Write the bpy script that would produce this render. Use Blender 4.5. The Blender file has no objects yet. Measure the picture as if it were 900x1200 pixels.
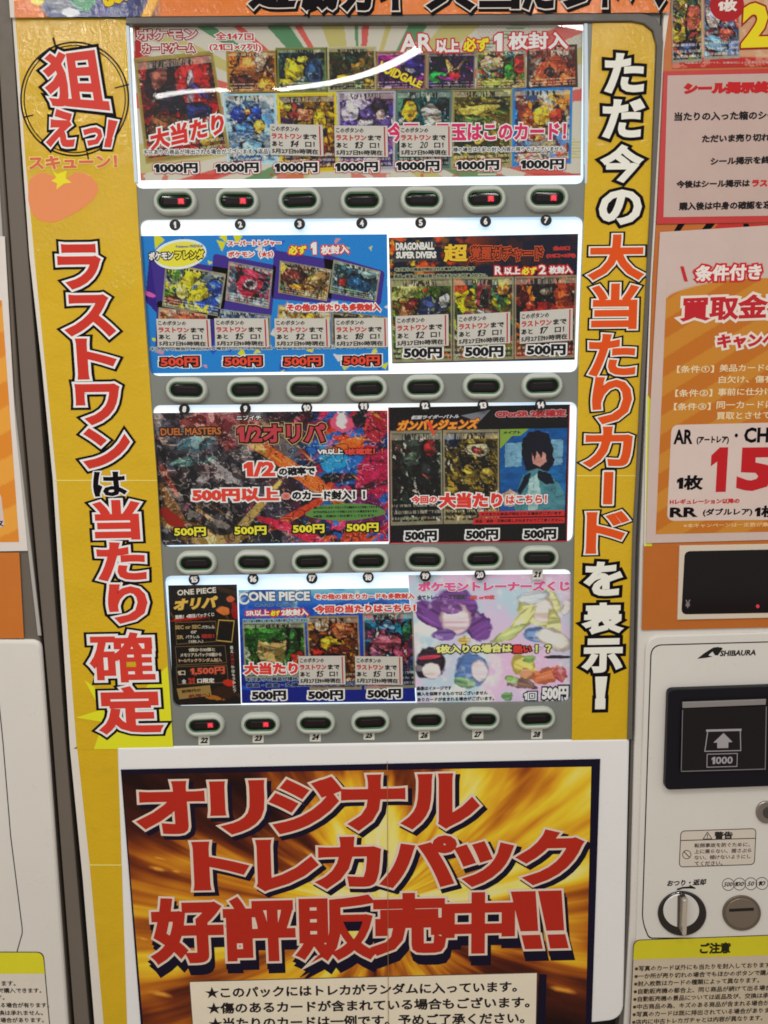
import bpy, math, random, re
import numpy as np
from mathutils import Matrix, Vector
from mathutils.geometry import tessellate_polygon

scene = bpy.context.scene
COL = scene.collection

# ------------------------------------------------------------------ camera
F = 975.0                                   # focal length in photo pixels (1200 high)
DIST = 1.40
CAM = np.array([0.0, -DIST, 1.55])
_down = np.array([73.0, -5797.0, -975.0]); _down /= np.linalg.norm(_down)
_xc = np.array([1.0, (73.0 + 975 * 0.0157) / 5797.0, -0.0157]); _xc /= np.linalg.norm(_xc)
_zc = -_down
_yc = np.cross(_zc, _xc)
ROT = np.stack([_xc, _yc, _zc])             # rows: world axes seen in camera space (cam -> world)
cam_data = bpy.data.cameras.new('camera')
cam_data.sensor_fit = 'VERTICAL'
cam_data.sensor_height = 36.0
cam_data.lens = F / 1200.0 * 36.0
cam_data.clip_start = 0.02
cam_data.clip_end = 60
cam_data.dof.use_dof = True
cam_data.dof.focus_distance = 1.43
cam_data.dof.aperture_fstop = 16.0
cam = bpy.data.objects.new('camera', cam_data)
COL.objects.link(cam)
m4 = Matrix([list(ROT[0]) + [CAM[0]], list(ROT[1]) + [CAM[1]], list(ROT[2]) + [CAM[2]], [0, 0, 0, 1]])
cam.matrix_world = m4
scene.camera = cam

VD = (523.0, 6397.0)                        # vanishing point of the plumb lines
VR = (62551.0, -344.0)                      # vanishing point of the level lines


def ray(px, py):
    d = np.stack([(np.asarray(px, float) - 450.0) / F, (600.0 - np.asarray(py, float)) / F,
                  -np.ones_like(np.asarray(px, float))], -1)
    return d @ ROT.T


def W(px, py, d=0.0):
    """point of the machine front (plane y = -d) seen at a place of the photograph"""
    r = ray(px, py)
    t = (-np.asarray(d, float) - CAM[1]) / r[..., 1]
    return CAM + r * t[..., None]


# ------------------------------------------------------------------ world and lamps
world = bpy.data.worlds.new('World')
scene.world = world
world.use_nodes = True
bg = world.node_tree.nodes['Background']
bg.inputs[0].default_value = (1.0, 0.955, 0.90, 1)
bg.inputs[1].default_value = 0.56
scene.view_settings.view_transform = 'Standard'
scene.view_settings.look = 'None'
scene.view_settings.exposure = 0.0
scene.view_settings.gamma = 1.0
scene.cycles.pixel_filter_type = 'BLACKMAN_HARRIS'
scene.cycles.filter_width = 1.75
scene.cycles.max_bounces = 6
scene.cycles.transparent_max_bounces = 12
scene.cycles.use_denoising = True


def area(name, loc, rot, sx, sy, power, col):
    l = bpy.data.lights.new(name, 'AREA')
    l.shape = 'RECTANGLE'; l.size = sx; l.size_y = sy; l.energy = power; l.color = col
    o = bpy.data.objects.new(name, l); COL.objects.link(o)
    o.location = loc; o.rotation_euler = rot
    return o


# added broad key lamp overhead, standing in for unseen shop lighting, clear of pane reflections
area('added_key_light', (0.1, -1.0, 2.75), (math.radians(-12), 0, 0), 2.6, 0.9, 5.2, (1, 0.95, 0.89))


def tube_lamp(p0, p1, z, width, radiance):
    """fluorescent tube under the ceiling whose mirror image runs from p0 to p1"""
    pts = []
    for p in (p0, p1):
        r = ray(*p); t = (z - CAM[2]) / r[2]
        q = CAM + r * t
        q[1] = -q[1]
        pts.append(q)
    a, b = pts
    L = float(np.linalg.norm(b - a))
    mid = (a + b) / 2
    ang = math.atan2(b[1] - a[1], b[0] - a[0])
    area('fluorescent_tube', mid, (0, 0, ang), L, width, radiance * math.pi * L * width, (1, 0.97, 0.93))


tube_lamp((187, 122), (268, 113), 2.6, 0.045, 45)
tube_lamp((318, 108), (495, 58), 2.6, 0.045, 60)
tube_lamp((25, 170), (142, 182), 2.6, 0.12, 60)
tube_lamp((20, -8), (150, 40), 2.6, 0.10, 90)
tube_lamp((560, 8), (760, 48), 2.6, 0.06, 70)

# ------------------------------------------------------------------ helpers
KW = 0.80


def lin(c):
    c = np.asarray(c, float) / 255.0
    return np.where(c <= 0.04045, c / 12.92, ((c + 0.055) / 1.055) ** 2.4)


def base(c, k=KW):
    return np.clip(lin(c) / k, 0.003, 0.86)


_mats = {}


def mat(name, c=None, rough=0.55, spec=0.4, metal=0.0, bump=0.0, bscale=60.0, mottle=0.0, mscale=8.0,
        vcol=False, coat=0.0, emit=None, raw=None, stretch=None, wear=0.0):
    key = (name, None if c is None else tuple(c), emit)
    if key in _mats:
        return _mats[key]
    m = bpy.data.materials.new(name)
    m.use_nodes = True
    nt = m.node_tree
    b = nt.nodes['Principled BSDF']
    b.inputs['Roughness'].default_value = rough
    b.inputs['Specular IOR Level'].default_value = spec
    b.inputs['Metallic'].default_value = metal
    b.inputs['Coat Weight'].default_value = coat
    b.inputs['Coat Roughness'].default_value = 0.025
    col = None if c is None else (base(c) if raw is None else np.array(raw))
    tc = nt.nodes.new('ShaderNodeTexCoord')
    vec = tc.outputs['Object']
    if stretch:
        mp = nt.nodes.new('ShaderNodeMapping'); mp.inputs['Scale'].default_value = stretch
        nt.links.new(vec, mp.inputs[0]); vec = mp.outputs[0]
    src = None
    if vcol:
        at = nt.nodes.new('ShaderNodeAttribute'); at.attribute_name = 'print'
        src = at.outputs['Color']
    elif col is not None:
        b.inputs['Base Color'].default_value = (*col, 1)
    if mottle:
        nz = nt.nodes.new('ShaderNodeTexNoise'); nz.inputs['Scale'].default_value = mscale
        nz.inputs['Detail'].default_value = 6; nz.inputs['Roughness'].default_value = 0.65
        nt.links.new(vec, nz.inputs['Vector'])
        mr = nt.nodes.new('ShaderNodeMapRange')
        mr.inputs['From Min'].default_value = 0.3; mr.inputs['From Max'].default_value = 0.7
        mr.inputs['To Min'].default_value = 1 - mottle; mr.inputs['To Max'].default_value = 1 + mottle
        nt.links.new(nz.outputs[0], mr.inputs[0])
        mx = nt.nodes.new('ShaderNodeVectorMath'); mx.operation = 'SCALE'
        if src is None:
            mx.inputs[0].default_value = tuple(col)
        else:
            nt.links.new(src, mx.inputs[0])
        nt.links.new(mr.outputs[0], mx.inputs['Scale'])
        src = mx.outputs[0]
    if src is not None:
        nt.links.new(src, b.inputs['Base Color'])
    if mottle:                                    # rubbed and smudged places are duller
        n2 = nt.nodes.new('ShaderNodeTexNoise'); n2.inputs['Scale'].default_value = 16; n2.inputs['Detail'].default_value = 8
        n2.inputs['Roughness'].default_value = 0.7
        nt.links.new(vec, n2.inputs['Vector'])
        m2 = nt.nodes.new('ShaderNodeMapRange')
        m2.inputs['From Min'].default_value = 0.35; m2.inputs['From Max'].default_value = 0.65
        m2.inputs['To Min'].default_value = max(0.05, rough - 0.10); m2.inputs['To Max'].default_value = rough + 0.16
        nt.links.new(n2.outputs[0], m2.inputs[0]); nt.links.new(m2.outputs[0], b.inputs['Roughness'])
    if bump:
        nz = nt.nodes.new('ShaderNodeTexNoise'); nz.inputs['Scale'].default_value = bscale
        nz.inputs['Detail'].default_value = 4
        nt.links.new(vec, nz.inputs['Vector'])
        bp = nt.nodes.new('ShaderNodeBump'); bp.inputs['Strength'].default_value = bump
        bp.inputs['Distance'].default_value = 0.002
        nt.links.new(nz.outputs[0], bp.inputs['Height'])
        if coat:
            n3 = nt.nodes.new('ShaderNodeTexNoise'); n3.inputs['Scale'].default_value = 11; n3.inputs['Detail'].default_value = 2
            n3.inputs['Distortion'].default_value = 0.8
            nt.links.new(vec, n3.inputs['Vector'])
            b3 = nt.nodes.new('ShaderNodeBump'); b3.inputs['Strength'].default_value = 0.55; b3.inputs['Distance'].default_value = 0.006
            nt.links.new(n3.outputs[0], b3.inputs['Height']); nt.links.new(b3.outputs[0], bp.inputs['Normal'])
        nt.links.new(bp.outputs[0], b.inputs['Normal'])
        nt.links.new(bp.outputs[0], b.inputs['Coat Normal'])
    if emit:
        b.inputs['Emission Color'].default_value = (*emit[:3], 1)
        b.inputs['Emission Strength'].default_value = emit[3]
    _mats[key] = m
    return m


def ink(c):
    return mat('printing_ink', c, rough=0.5, spec=0.06)


def paper(c, gloss=False, name='paper'):
    if gloss:
        return mat(name, c, rough=0.34, spec=0.5, bump=0.10, bscale=55, mottle=0.035, mscale=14)
    return mat(name, c, rough=0.6, spec=0.3, bump=0.10, bscale=180, mottle=0.03, mscale=18)


def glass_mat():
    m = bpy.data.materials.new('clear_acrylic'); m.use_nodes = True
    nt = m.node_tree
    for n in list(nt.nodes):
        nt.nodes.remove(n)
    out = nt.nodes.new('ShaderNodeOutputMaterial')
    tr = nt.nodes.new('ShaderNodeBsdfTransparent'); tr.inputs[0].default_value = (0.97, 0.98, 0.975, 1)
    gl = nt.nodes.new('ShaderNodeBsdfGlossy'); gl.inputs['Roughness'].default_value = 0.02
    lw = nt.nodes.new('ShaderNodeLayerWeight'); lw.inputs[0].default_value = 0.5
    pw = nt.nodes.new('ShaderNodeMath'); pw.operation = 'POWER'; pw.inputs[1].default_value = 5.0
    fr = nt.nodes.new('ShaderNodeMath'); fr.operation = 'MULTIPLY_ADD'; fr.inputs[1].default_value = 0.9; fr.inputs[2].default_value = 0.024
    nt.links.new(lw.outputs['Facing'], pw.inputs[0]); nt.links.new(pw.outputs[0], fr.inputs[0])
    mx = nt.nodes.new('ShaderNodeMixShader')
    nt.links.new(fr.outputs[0], mx.inputs[0]); nt.links.new(tr.outputs[0], mx.inputs[1])
    nt.links.new(gl.outputs[0], mx.inputs[2]); nt.links.new(mx.outputs[0], out.inputs[0])
    return m


GLASS = glass_mat()


def root(name, label, cat, px, py, d=0.0, group=None):
    o = bpy.data.objects.new(name, None)
    o.empty_display_size = 0.02
    COL.objects.link(o)
    o.location = W(px, py, d)
    o['label'] = label; o['category'] = cat
    if group:
        o['group'] = group
    return o


def base_loc(parent):
    p = parent
    L = np.zeros(3)
    while p is not None:
        L = L + np.array(p.location)
        p = p.parent
    return L


def mesh(name, v, f, mats, parent, colors=None, fmat=None, smooth=False):
    v = np.asarray(v, float)
    if parent is not None:
        v = v - base_loc(parent)
    me = bpy.data.meshes.new(name)
    me.from_pydata(v.tolist(), [], [list(map(int, q)) for q in f] if not isinstance(f, list) else f)
    if not isinstance(mats, (list, tuple)):
        mats = [mats]
    for q in mats:
        me.materials.append(q)
    if fmat is not None:
        me.polygons.foreach_set('material_index', np.asarray(fmat, dtype=np.int32))
    if smooth:
        me.polygons.foreach_set('use_smooth', [True] * len(me.polygons))
    if colors is not None:
        a = me.color_attributes.new('print', 'FLOAT_COLOR', 'POINT')
        c4 = np.ones((len(v), 4), np.float32); c4[:, :3] = colors
        a.data.foreach_set('color', c4.ravel())
    me.update()
    o = bpy.data.objects.new(name, me)
    COL.objects.link(o)
    if parent is not None:
        o.parent = parent
    return o


def offset2(P, dist):
    """inset a closed outline (N,2) by dist (positive = inwards)"""
    P = np.asarray(P, float)
    A = 0.5 * np.sum(P[:, 0] * np.roll(P[:, 1], -1) - np.roll(P[:, 0], -1) * P[:, 1])
    s = 1.0 if A > 0 else -1.0
    e = np.roll(P, -1, 0) - P
    n = np.stack([-e[:, 1], e[:, 0]], 1) * s
    n /= np.maximum(np.linalg.norm(n, axis=1, keepdims=True), 1e-9)
    n0 = np.roll(n, 1, 0)
    b = n + n0
    k = np.maximum(np.sum(b * n, 1, keepdims=True), 0.3)
    return P + b / k * dist


def prism(name, outline, d, thick, material, parent, bevel=0.0, holes=(), pxspace=True, smooth=False):
    """a slab whose front face is the outline at distance d before the machine front"""
    def to_xz(P):
        P = np.asarray(P, float)
        if not pxspace:
            return P
        w = W(P[:, 0], P[:, 1], d)
        return w[:, [0, 2]]
    O = to_xz(outline)
    H = [to_xz(h) for h in holes]
    V = []; Fc = []
    rings = [O] + H
    fronts = []
    steps = [(0.0, d - bevel)] if bevel else []
    if bevel:
        for a in (30, 60, 90):
            r = math.radians(a)
            steps.append((bevel * (1 - math.cos(r)), d - bevel + bevel * math.sin(r)))
    else:
        steps = [(0.0, d)]
    for ri, R in enumerate(rings):
        sgn = 1 if ri == 0 else -1
        n = len(R)
        prev = len(V)
        V += [(x, -(d - thick), z) for x, z in R]
        for ins, dd in steps:
            Q = offset2(R, ins * sgn) if ins else R
            cur = len(V)
            V += [(x, -dd, z) for x, z in Q]
            for i in range(n):
                j = (i + 1) % n
                Fc.append([prev + i, prev + j, cur + j, cur + i])
            prev = cur
        fronts.append((prev, n))
    loops = [[Vector((V[s + i][0], V[s + i][2], 0)) for i in range(n)] for s, n in fronts]
    idx = [s + i for s, n in fronts for i in range(n)]
    for t in tessellate_polygon(loops):
        a, b, c = (idx[k] for k in t)
        Fc.append([a, b, c])
    V = np.array(V)
    me_o = mesh(name, V, Fc, material, parent)
    import bmesh
    bm = bmesh.new(); bm.from_mesh(me_o.data)
    bmesh.ops.recalc_face_normals(bm, faces=bm.faces)
    bm.to_mesh(me_o.data); bm.free()
    # an open back: make sure the front looks at the camera
    fr = [p for p in me_o.data.polygons if abs(p.normal.y) > 0.9]
    if fr and sum(p.normal.y * p.area for p in fr) > 0:
        me_o.data.flip_normals()
    return me_o


def rounded(quad, r, n=6):
    """round the corners of an outline; r one radius or one per corner (photo pixels)"""
    Q = np.asarray(quad, float)
    k = len(Q)
    if np.isscalar(r):
        r = [r] * k
    out = []
    for i in range(k):
        p, a, b = Q[i], Q[i - 1], Q[(i + 1) % k]
        if r[i] <= 0:
            out.append(p); continue
        u = (a - p); lu = np.linalg.norm(u); u = u / lu
        v = (b - p); lv = np.linalg.norm(v); v = v / lv
        q = min(r[i], lu * 0.5, lv * 0.5)
        s, e = p + u * q, p + v * q
        for t in np.linspace(0, 1, n):
            out.append((1 - t) ** 2 * s + 2 * t * (1 - t) * (p * 0.85 + (s + e) * 0.075) + t * t * e)
    return np.array(out)


def down(x, y):
    return np.array([(VD[0] - x) / (VD[1] - y), 1.0])


def right_slope(x, y):
    return (VR[1] - y) / (VR[0] - x)


def box_px(x0, y0, x1, h, y1=None):
    """quad TL, TR, BR, BL of an upright box on the front"""
    if y1 is None:
        y1 = y0 + right_slope(x0, y0) * (x1 - x0)
    tl = np.array([x0, y0]); tr = np.array([x1, y1])
    return np.array([tl, tr, tr + down(*tr) * h, tl + down(*tl) * h])


# ---------------------------------------------------------------- lettering
_glyphs = {}
BLOCK = {'1': [[(0.16, 0), (0.40, 0), (0.40, 0.73), (0.20, 0.73), (0.0, 0.60), (0.0, 0.44), (0.16, 0.52)]],
         '！': [[(0.02, 0), (0.24, 0), (0.24, 0.20), (0.02, 0.20)], [(0.05, 0.28), (0.21, 0.28), (0.27, 0.85), (0.0, 0.85)]],
         '!!': [[(0.10, 0), (0.34, 0), (0.30, 0.19), (0.05, 0.19)], [(0.03, 0.27), (0.27, 0.27), (0.22, 0.85), (-0.12, 0.85)],
                [(0.47, 0), (0.72, 0), (0.67, 0.19), (0.43, 0.19)], [(0.41, 0.27), (0.65, 0.27), (0.60, 0.85), (0.28, 0.85)]]}


def glyphs(body, bevel, res, shear=0.0):
    key = (body, round(bevel, 3), res, shear)
    if key in _glyphs:
        return _glyphs[key]
    if '1' in body and len(body) > 1:
        # a block figure one, set between the other characters
        V, Fs, cur, n = [], [], 0.0, 0
        for seg in re.findall('1|[^1]+', body):
            r0 = glyphs(seg, 0.0, res, shear)[0]
            vb, fb = glyphs(seg, bevel, res, shear)
            k = 0.90 if seg == '1' else 1.0
            lo_, hi_ = r0[:, 0].min() * k, r0[:, 0].max() * k
            w = vb.copy()
            if seg == '1':
                c0 = np.clip(np.abs(vb[:, 2]), 0, None)
                w[:, :2] = vb[:, :2] * [0.72, 0.94]
                w[:, 0] += shear * w[:, 1]
                hi_ = 0.40 * 0.72; lo_ = 0.0
            w[:, 0] += cur - lo_
            cur += hi_ - lo_ + 0.095
            V.append(w); Fs += [[i + n for i in f] for f in fb]; n += len(w)
        _glyphs[key] = (np.concatenate(V), Fs)
        return _glyphs[key]
    if body in BLOCK:
        c = bpy.data.curves.new('lettering', 'CURVE'); c.dimensions = '2D'; c.fill_mode = 'BOTH'
        for P in BLOCK[body]:
            sp = c.splines.new('POLY'); sp.points.add(len(P) - 1); sp.use_cyclic_u = True
            for i, (a, b_) in enumerate(P):
                sp.points[i].co = (a, b_, 0, 1)
        c.bevel_depth = bevel; c.bevel_resolution = 0
    else:
        c = bpy.data.curves.new('lettering', 'FONT')
        c.body = body
        c.resolution_u = res; c.bevel_depth = bevel; c.bevel_resolution = 0; c.shear = shear
    o = bpy.data.objects.new('lettering', c); COL.objects.link(o)
    dg = bpy.context.evaluated_depsgraph_get()
    me = bpy.data.meshes.new_from_object(o.evaluated_get(dg))
    n = len(me.vertices)
    v = np.empty(n * 3); me.vertices.foreach_get('co', v); v = v.reshape(-1, 3)
    fs = []
    for p in me.polygons:
        q = list(p.vertices)
        if bevel and max(v[i, 2] for i in q) < 1e-6:
            continue
        if bevel and min(v[i, 2] for i in q) < -1e-6 and max(v[i, 2] for i in q) < bevel * 0.5:
            continue
        fs.append(q)
    bpy.data.objects.remove(o); bpy.data.curves.remove(c); bpy.data.meshes.remove(me)
    _glyphs[key] = (v, fs)
    return v, fs


def text(parent, body, x0, y0, x1, h, layers, d, y1=None, name='lettering', res=2, shear=0.0, quad=None):
    """one mesh of printed lettering. layers: (colour, widening in px[, dx, dy]) from the bottom up"""
    q = box_px(x0, y0, x1, h, y1) if quad is None else np.asarray(quad, float)
    v0, _ = glyphs(body, 0.0, res, shear)
    lo = v0[:, :2].min(0); hi = v0[:, :2].max(0); sz = np.maximum(hi - lo, 1e-3)
    wpx = np.linalg.norm(q[1] - q[0]); hpx = np.linalg.norm(q[3] - q[0])
    g = min(layers[-1][1], wpx * 0.3, hpx * 0.3)             # the widened face, not its skeleton, fills the box
    if g > 0:
        ux, uy = (q[1] - q[0]) / wpx * g, (q[3] - q[0]) / hpx * g
        q = np.array([q[0] + ux + uy, q[1] - ux + uy, q[2] - ux - uy, q[3] + ux - uy])
        wpx -= 2 * g; hpx -= 2 * g
    sx, sy = wpx / sz[0], hpx / sz[1]
    em = math.sqrt(sx * sy)
    V = []; Fc = []; FM = []; M = []
    nv = 0
    for k, L in enumerate(layers):
        c, w = L[0], L[1]
        dx, dy = (L[2], L[3]) if len(L) > 2 else (0, 0)
        v, fs = glyphs(body, w / em if w else 0.0, res, shear)
        u = (v[:, 0] - lo[0]) / sz[0]; t = (hi[1] - v[:, 1]) / sz[1]
        # shrink so that the widened face fills the box it is given
        P = (q[0] * ((1 - u) * (1 - t))[:, None] + q[1] * (u * (1 - t))[:, None]
             + q[2] * (u * t)[:, None] + q[3] * ((1 - u) * t)[:, None]) + np.array([dx, dy])
        b = max(w / em, 1e-6)
        zz = np.clip(v[:, 2] / b, -1, 1) * 0.00008 if w else np.full(len(v), 0.00008)
        dd = d + k * 0.00022 + zz
        V.append(W(P[:, 0], P[:, 1], dd))
        Fc += [[i + nv for i in f] for f in fs]
        if ink(c) in M:
            mi = M.index(ink(c))
        else:
            M.append(ink(c)); mi = len(M) - 1
        FM += [mi] * len(fs)
        nv += len(v)
    return mesh(name, np.concatenate(V), Fc, M, parent, fmat=FM)


def poly_px(parent, name, pts, c, d, material=None):
    return prism(name, pts, d, 0.0002, material or ink(c), parent)


# ---------------------------------------------------------------- painting (flat print held as vertex colours)
def vnoise(X, Y, s, seed):
    rs = np.random.RandomState(seed)
    T = rs.rand(64, 64)
    x = X / s; y = Y / s
    xi = np.floor(x).astype(int); yi = np.floor(y).astype(int)
    fx = x - xi; fy = y - yi
    fx = fx * fx * (3 - 2 * fx); fy = fy * fy * (3 - 2 * fy)
    g = lambda a, b: T[a % 64, b % 64]
    return (g(xi, yi) * (1 - fx) + g(xi + 1, yi) * fx) * (1 - fy) + (g(xi, yi + 1) * (1 - fx) + g(xi + 1, yi + 1) * fx) * fy


def fbm(X, Y, s, seed, o=4):
    r = 0; a = 0.5; t = 0
    for k in range(o):
        r = r + a * vnoise(X, Y, s / 2 ** k, seed + k); t += a; a *= 0.55
    return r / t


class Paint:
    def __init__(self, X, Y, c):
        self.X, self.Y = X, Y
        self.C = np.ones(X.shape + (3,)) * np.asarray(c, float)

    def mix(self, a, c):
        self.C = self.C * (1 - a[..., None]) + np.asarray(c, float) * a[..., None]

    def blob(self, cx, cy, rx, ry, c, ang=0, warp=0.25, seed=1, soft=0.12, strands=0.0):
        r = math.radians(ang)
        x = self.X - cx; y = self.Y - cy
        u = (x * math.cos(r) + y * math.sin(r)) / rx; v = (-x * math.sin(r) + y * math.cos(r)) / ry
        q = np.sqrt(u * u + v * v) + warp * 2 * (fbm(self.X, self.Y, max(rx, ry) * 0.8, seed) - 0.5)
        m = np.clip((1 - q) / soft, 0, 1)
        self.mix(m, c)
        if strands:
            k = fbm(u * rx / 9 + v * v * 2, v * ry, 3.2, seed + 5, 3)
            self.mix(m * np.clip((k - 0.55) * 7, 0, 1) * strands, tuple(x_ * 0.55 for x_ in c))
            self.mix(m * np.clip((0.42 - k) * 7, 0, 1) * strands, tuple(min(250, x_ * 1.2 + 12) for x_ in c))

    def poly(self, pts, c, warp=0.0):
        X, Y = self.X, self.Y
        if warp:
            X = X + warp * (fbm(X, Y, 12, 5) - 0.5); Y = Y + warp * (fbm(X, Y, 12, 9) - 0.5)
        ins = np.zeros(X.shape, bool)
        n = len(pts)
        for i in range(n):
            x1, y1 = pts[i]; x2, y2 = pts[(i + 1) % n]
            if y1 == y2:
                continue
            c1 = (Y < y1) != (Y < y2)
            ins ^= c1 & (X < (x2 - x1) * (Y - y1) / (y2 - y1) + x1)
        self.mix(ins.astype(float), c)

    def shards(self, pal, n, seed, aniso=2.2, ang=35, warp=9, amt=1.0, line=(20, 15, 20), lw=0.5, region=None):
        rs = np.random.RandomState(seed)
        X, Y = self.X, self.Y
        x0, x1, y0, y1 = X.min(), X.max(), Y.min(), Y.max()
        Xw = X + warp * (fbm(X, Y, 14, seed + 3) - 0.5) * 2
        Yw = Y + warp * (fbm(X, Y, 14, seed + 7) - 0.5) * 2
        px = rs.uniform(x0, x1, n); py = rs.uniform(y0, y1, n)
        an = np.radians(ang + rs.normal(0, 35, n))
        best = np.full(X.shape, 1e9); sec = np.full(X.shape, 1e9); idx = np.zeros(X.shape, int)
        for i in range(n):
            dx = Xw - px[i]; dy = Yw - py[i]
            u = dx * math.cos(an[i]) + dy * math.sin(an[i]); v = -dx * math.sin(an[i]) + dy * math.cos(an[i])
            q = np.hypot(u, v * aniso)
            b = q < best
            sec = np.where(b, best, np.minimum(sec, q)); idx = np.where(b, i, idx); best = np.where(b, q, best)
        pal = np.asarray(pal, float)
        cc = pal[rs.randint(0, len(pal), n)]
        C = cc[idx]
        sh = 0.75 + 0.5 * fbm(X, Y, 7, seed + 11)[..., None]
        C = np.clip(C * sh, 0, 255)
        if line is not None:
            e = np.clip((lw * 2.0 - (sec - best)) / (lw * 2.0), 0, 1)[..., None] * 0.75
            C = C * (1 - e) + np.asarray(line, float) * e
        self.C = self.C * (1 - amt) + C * amt if region is None else self.C * (1 - region[..., None] * amt) + C * region[..., None] * amt

    def rays(self, cx, cy, c, n, seed, w=0.5, rmin=10, amt=0.8):
        a = np.arctan2(self.Y - cy, self.X - cx); r = np.hypot(self.X - cx, self.Y - cy)
        q = vnoise(a * n / 6.283 * 2 + 40, r * 0 + 3, 1.0, seed)
        self.mix(np.clip((q - w) * 8, 0, 1) * amt * np.clip((r - rmin) / 20, 0, 1), c)

    def streaks(self, c, ang, s, seed, th=0.62, amt=0.8, k=7):
        r = math.radians(ang)
        u = self.X * math.cos(r) + self.Y * math.sin(r); v = -self.X * math.sin(r) + self.Y * math.cos(r)
        q = fbm(u / k, v, s, seed)
        self.mix(np.clip((q - th) * 12, 0, 1) * amt, c)


def painted(name, quad, d, parent, fn, bgc=(200, 200, 200), step=1.0, gloss=True, thick=0.0003, punch=True):
    q = np.asarray(quad, float)
    nx = max(4, int(max(np.linalg.norm(q[1] - q[0]), np.linalg.norm(q[2] - q[3])) / step))
    ny = max(4, int(max(np.linalg.norm(q[3] - q[0]), np.linalg.norm(q[2] - q[1])) / step))
    u, t = np.meshgrid(np.linspace(0, 1, nx + 1), np.linspace(0, 1, ny + 1))
    P = (q[0] * ((1 - u) * (1 - t))[..., None] + q[1] * (u * (1 - t))[..., None]
         + q[2] * (u * t)[..., None] + q[3] * ((1 - u) * t)[..., None])
    pa = Paint(P[..., 0], P[..., 1], bgc)
    pa.U, pa.V = u, t
    fn(pa)
    C = pa.C / 255.0
    if d < 0 and punch:
        g = C.mean(-1, keepdims=True)
        C = g + (C - g) * 1.28
        C = np.clip(C, 0, 1)
        C = C * 0.35 + (C * C * (3 - 2 * C)) * 0.65 - 0.015
    colr = (base(np.clip(C * 255, 0, 255)) * (0.80 if d < 0 and punch else 1.0)).reshape(-1, 3)
    V = W(P[..., 0], P[..., 1], d).reshape(-1, 3)
    i = np.arange(nx * ny); r = i // nx; c = i % nx
    a = r * (nx + 1) + c
    Fc = np.stack([a, a + nx + 1, a + nx + 2, a + 1], 1).tolist()
    # thin edge all round, so that the sheet has its own thickness
    ring = list(range(0, nx + 1)) + [k * (nx + 1) + nx for k in range(1, ny + 1)] + \
        [ny * (nx + 1) + k for k in range(nx - 1, -1, -1)] + [k * (nx + 1) for k in range(ny - 1, 0, -1)]
    n0 = len(V)
    back = V[ring].copy(); back[:, 1] += thick
    V = np.concatenate([V, back]); colr = np.concatenate([colr, colr[ring]])
    m = len(ring)
    Fc += [[ring[k], ring[(k + 1) % m], n0 + (k + 1) % m, n0 + k] for k in range(m)]
    M = mat('laminated_print', None, rough=0.5, spec=0.2, vcol=True, bump=0.6, bscale=110, coat=0.6) if gloss == 2 else mat('glossy_print', None, rough=0.4, spec=0.15, vcol=True, bump=0.06, bscale=60) if gloss else \
        mat('matt_print', None, rough=0.6, spec=0.3, vcol=True, bump=0.1, bscale=160)
    return mesh(name, V, Fc, M, parent, colors=colr)


WH = (236, 232, 230); BK = (18, 14, 18); RD = (196, 52, 44); YL = (216, 174, 30); NAVY = (24, 20, 38)

# ================================================================== the setting
wall_m = mat('painted_wall', (190, 182, 170), rough=0.8, mottle=0.05, mscale=3)
floor_m = mat('vinyl_floor', (150, 140, 128), rough=0.4, mottle=0.08, mscale=4)
o = mesh('wall', [(-4, 0.9, 0), (4, 0.9, 0), (4, 0.9, 3), (-4, 0.9, 3)], [[0, 1, 2, 3]], wall_m, None); o['kind'] = 'structure'
o = mesh('floor', [(-4, -4, 0), (4, -4, 0), (4, 0.9, 0), (-4, 0.9, 0)], [[0, 1, 2, 3]], floor_m, None); o['kind'] = 'structure'

# ================================================================== vending machine (centre) and its parts
GREY = mat('satin_grey_metal', (112, 116, 111), rough=0.38, spec=0.5, mottle=0.03, mscale=5, bump=0.03, bscale=220)
TRIM = mat('dark_grey_trim', (92, 88, 84), rough=0.36, spec=0.3, mottle=0.04, mscale=7)
WHITE = mat('white_enamel', (229, 230, 230), rough=0.33, spec=0.5, mottle=0.02, mscale=5, bump=0.02, bscale=90)
CREAM = mat('warm_white_enamel', (204, 200, 194), rough=0.34, spec=0.5, mottle=0.02, mscale=6, bump=0.02, bscale=90)
DARKIN = mat('black_gap', (22, 20, 20), rough=0.8)
COLUMN = mat('side_column_grey', (98, 90, 81), rough=0.4, spec=0.3, mottle=0.03, mscale=5)

VM = root('vending_machine', 'central card vending machine with four lit poster windows, buttons and a white coin panel',
          'vending machine', 450, 1200, 0.0)
xl = float(W(-6, 400, -0.03)[0]); xl = float(W(26, 450, 0)[0])
xr = float(W(1020, 600, 0)[0])


def boxmesh(name, x0, x1, y0, y1, z0, z1, m, parent):
    v = [(x, y, z) for z in (z0, z1) for y in (y0, y1) for x in (x0, x1)]
    f = [[0, 1, 5, 4], [1, 3, 7, 5], [3, 2, 6, 7], [2, 0, 4, 6], [4, 5, 7, 6], [1, 0, 2, 3]]
    return mesh(name, v, f, m, parent)


boxmesh('cabinet', xl + 0.004, xr, 0.026, 0.75, 0.05, 2.3, DARKIN, VM)
# side column of the frame (left of the yellow banner)
prism('side_column', [(-8, -30), (11, -30), (25, 200), (45, 450), (76, 860), (108, 1240), (90, 1240), (61, 860), (24, 450), (6, 200)],
      -0.002, 0.03, COLUMN, VM, bevel=0.002)
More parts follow.
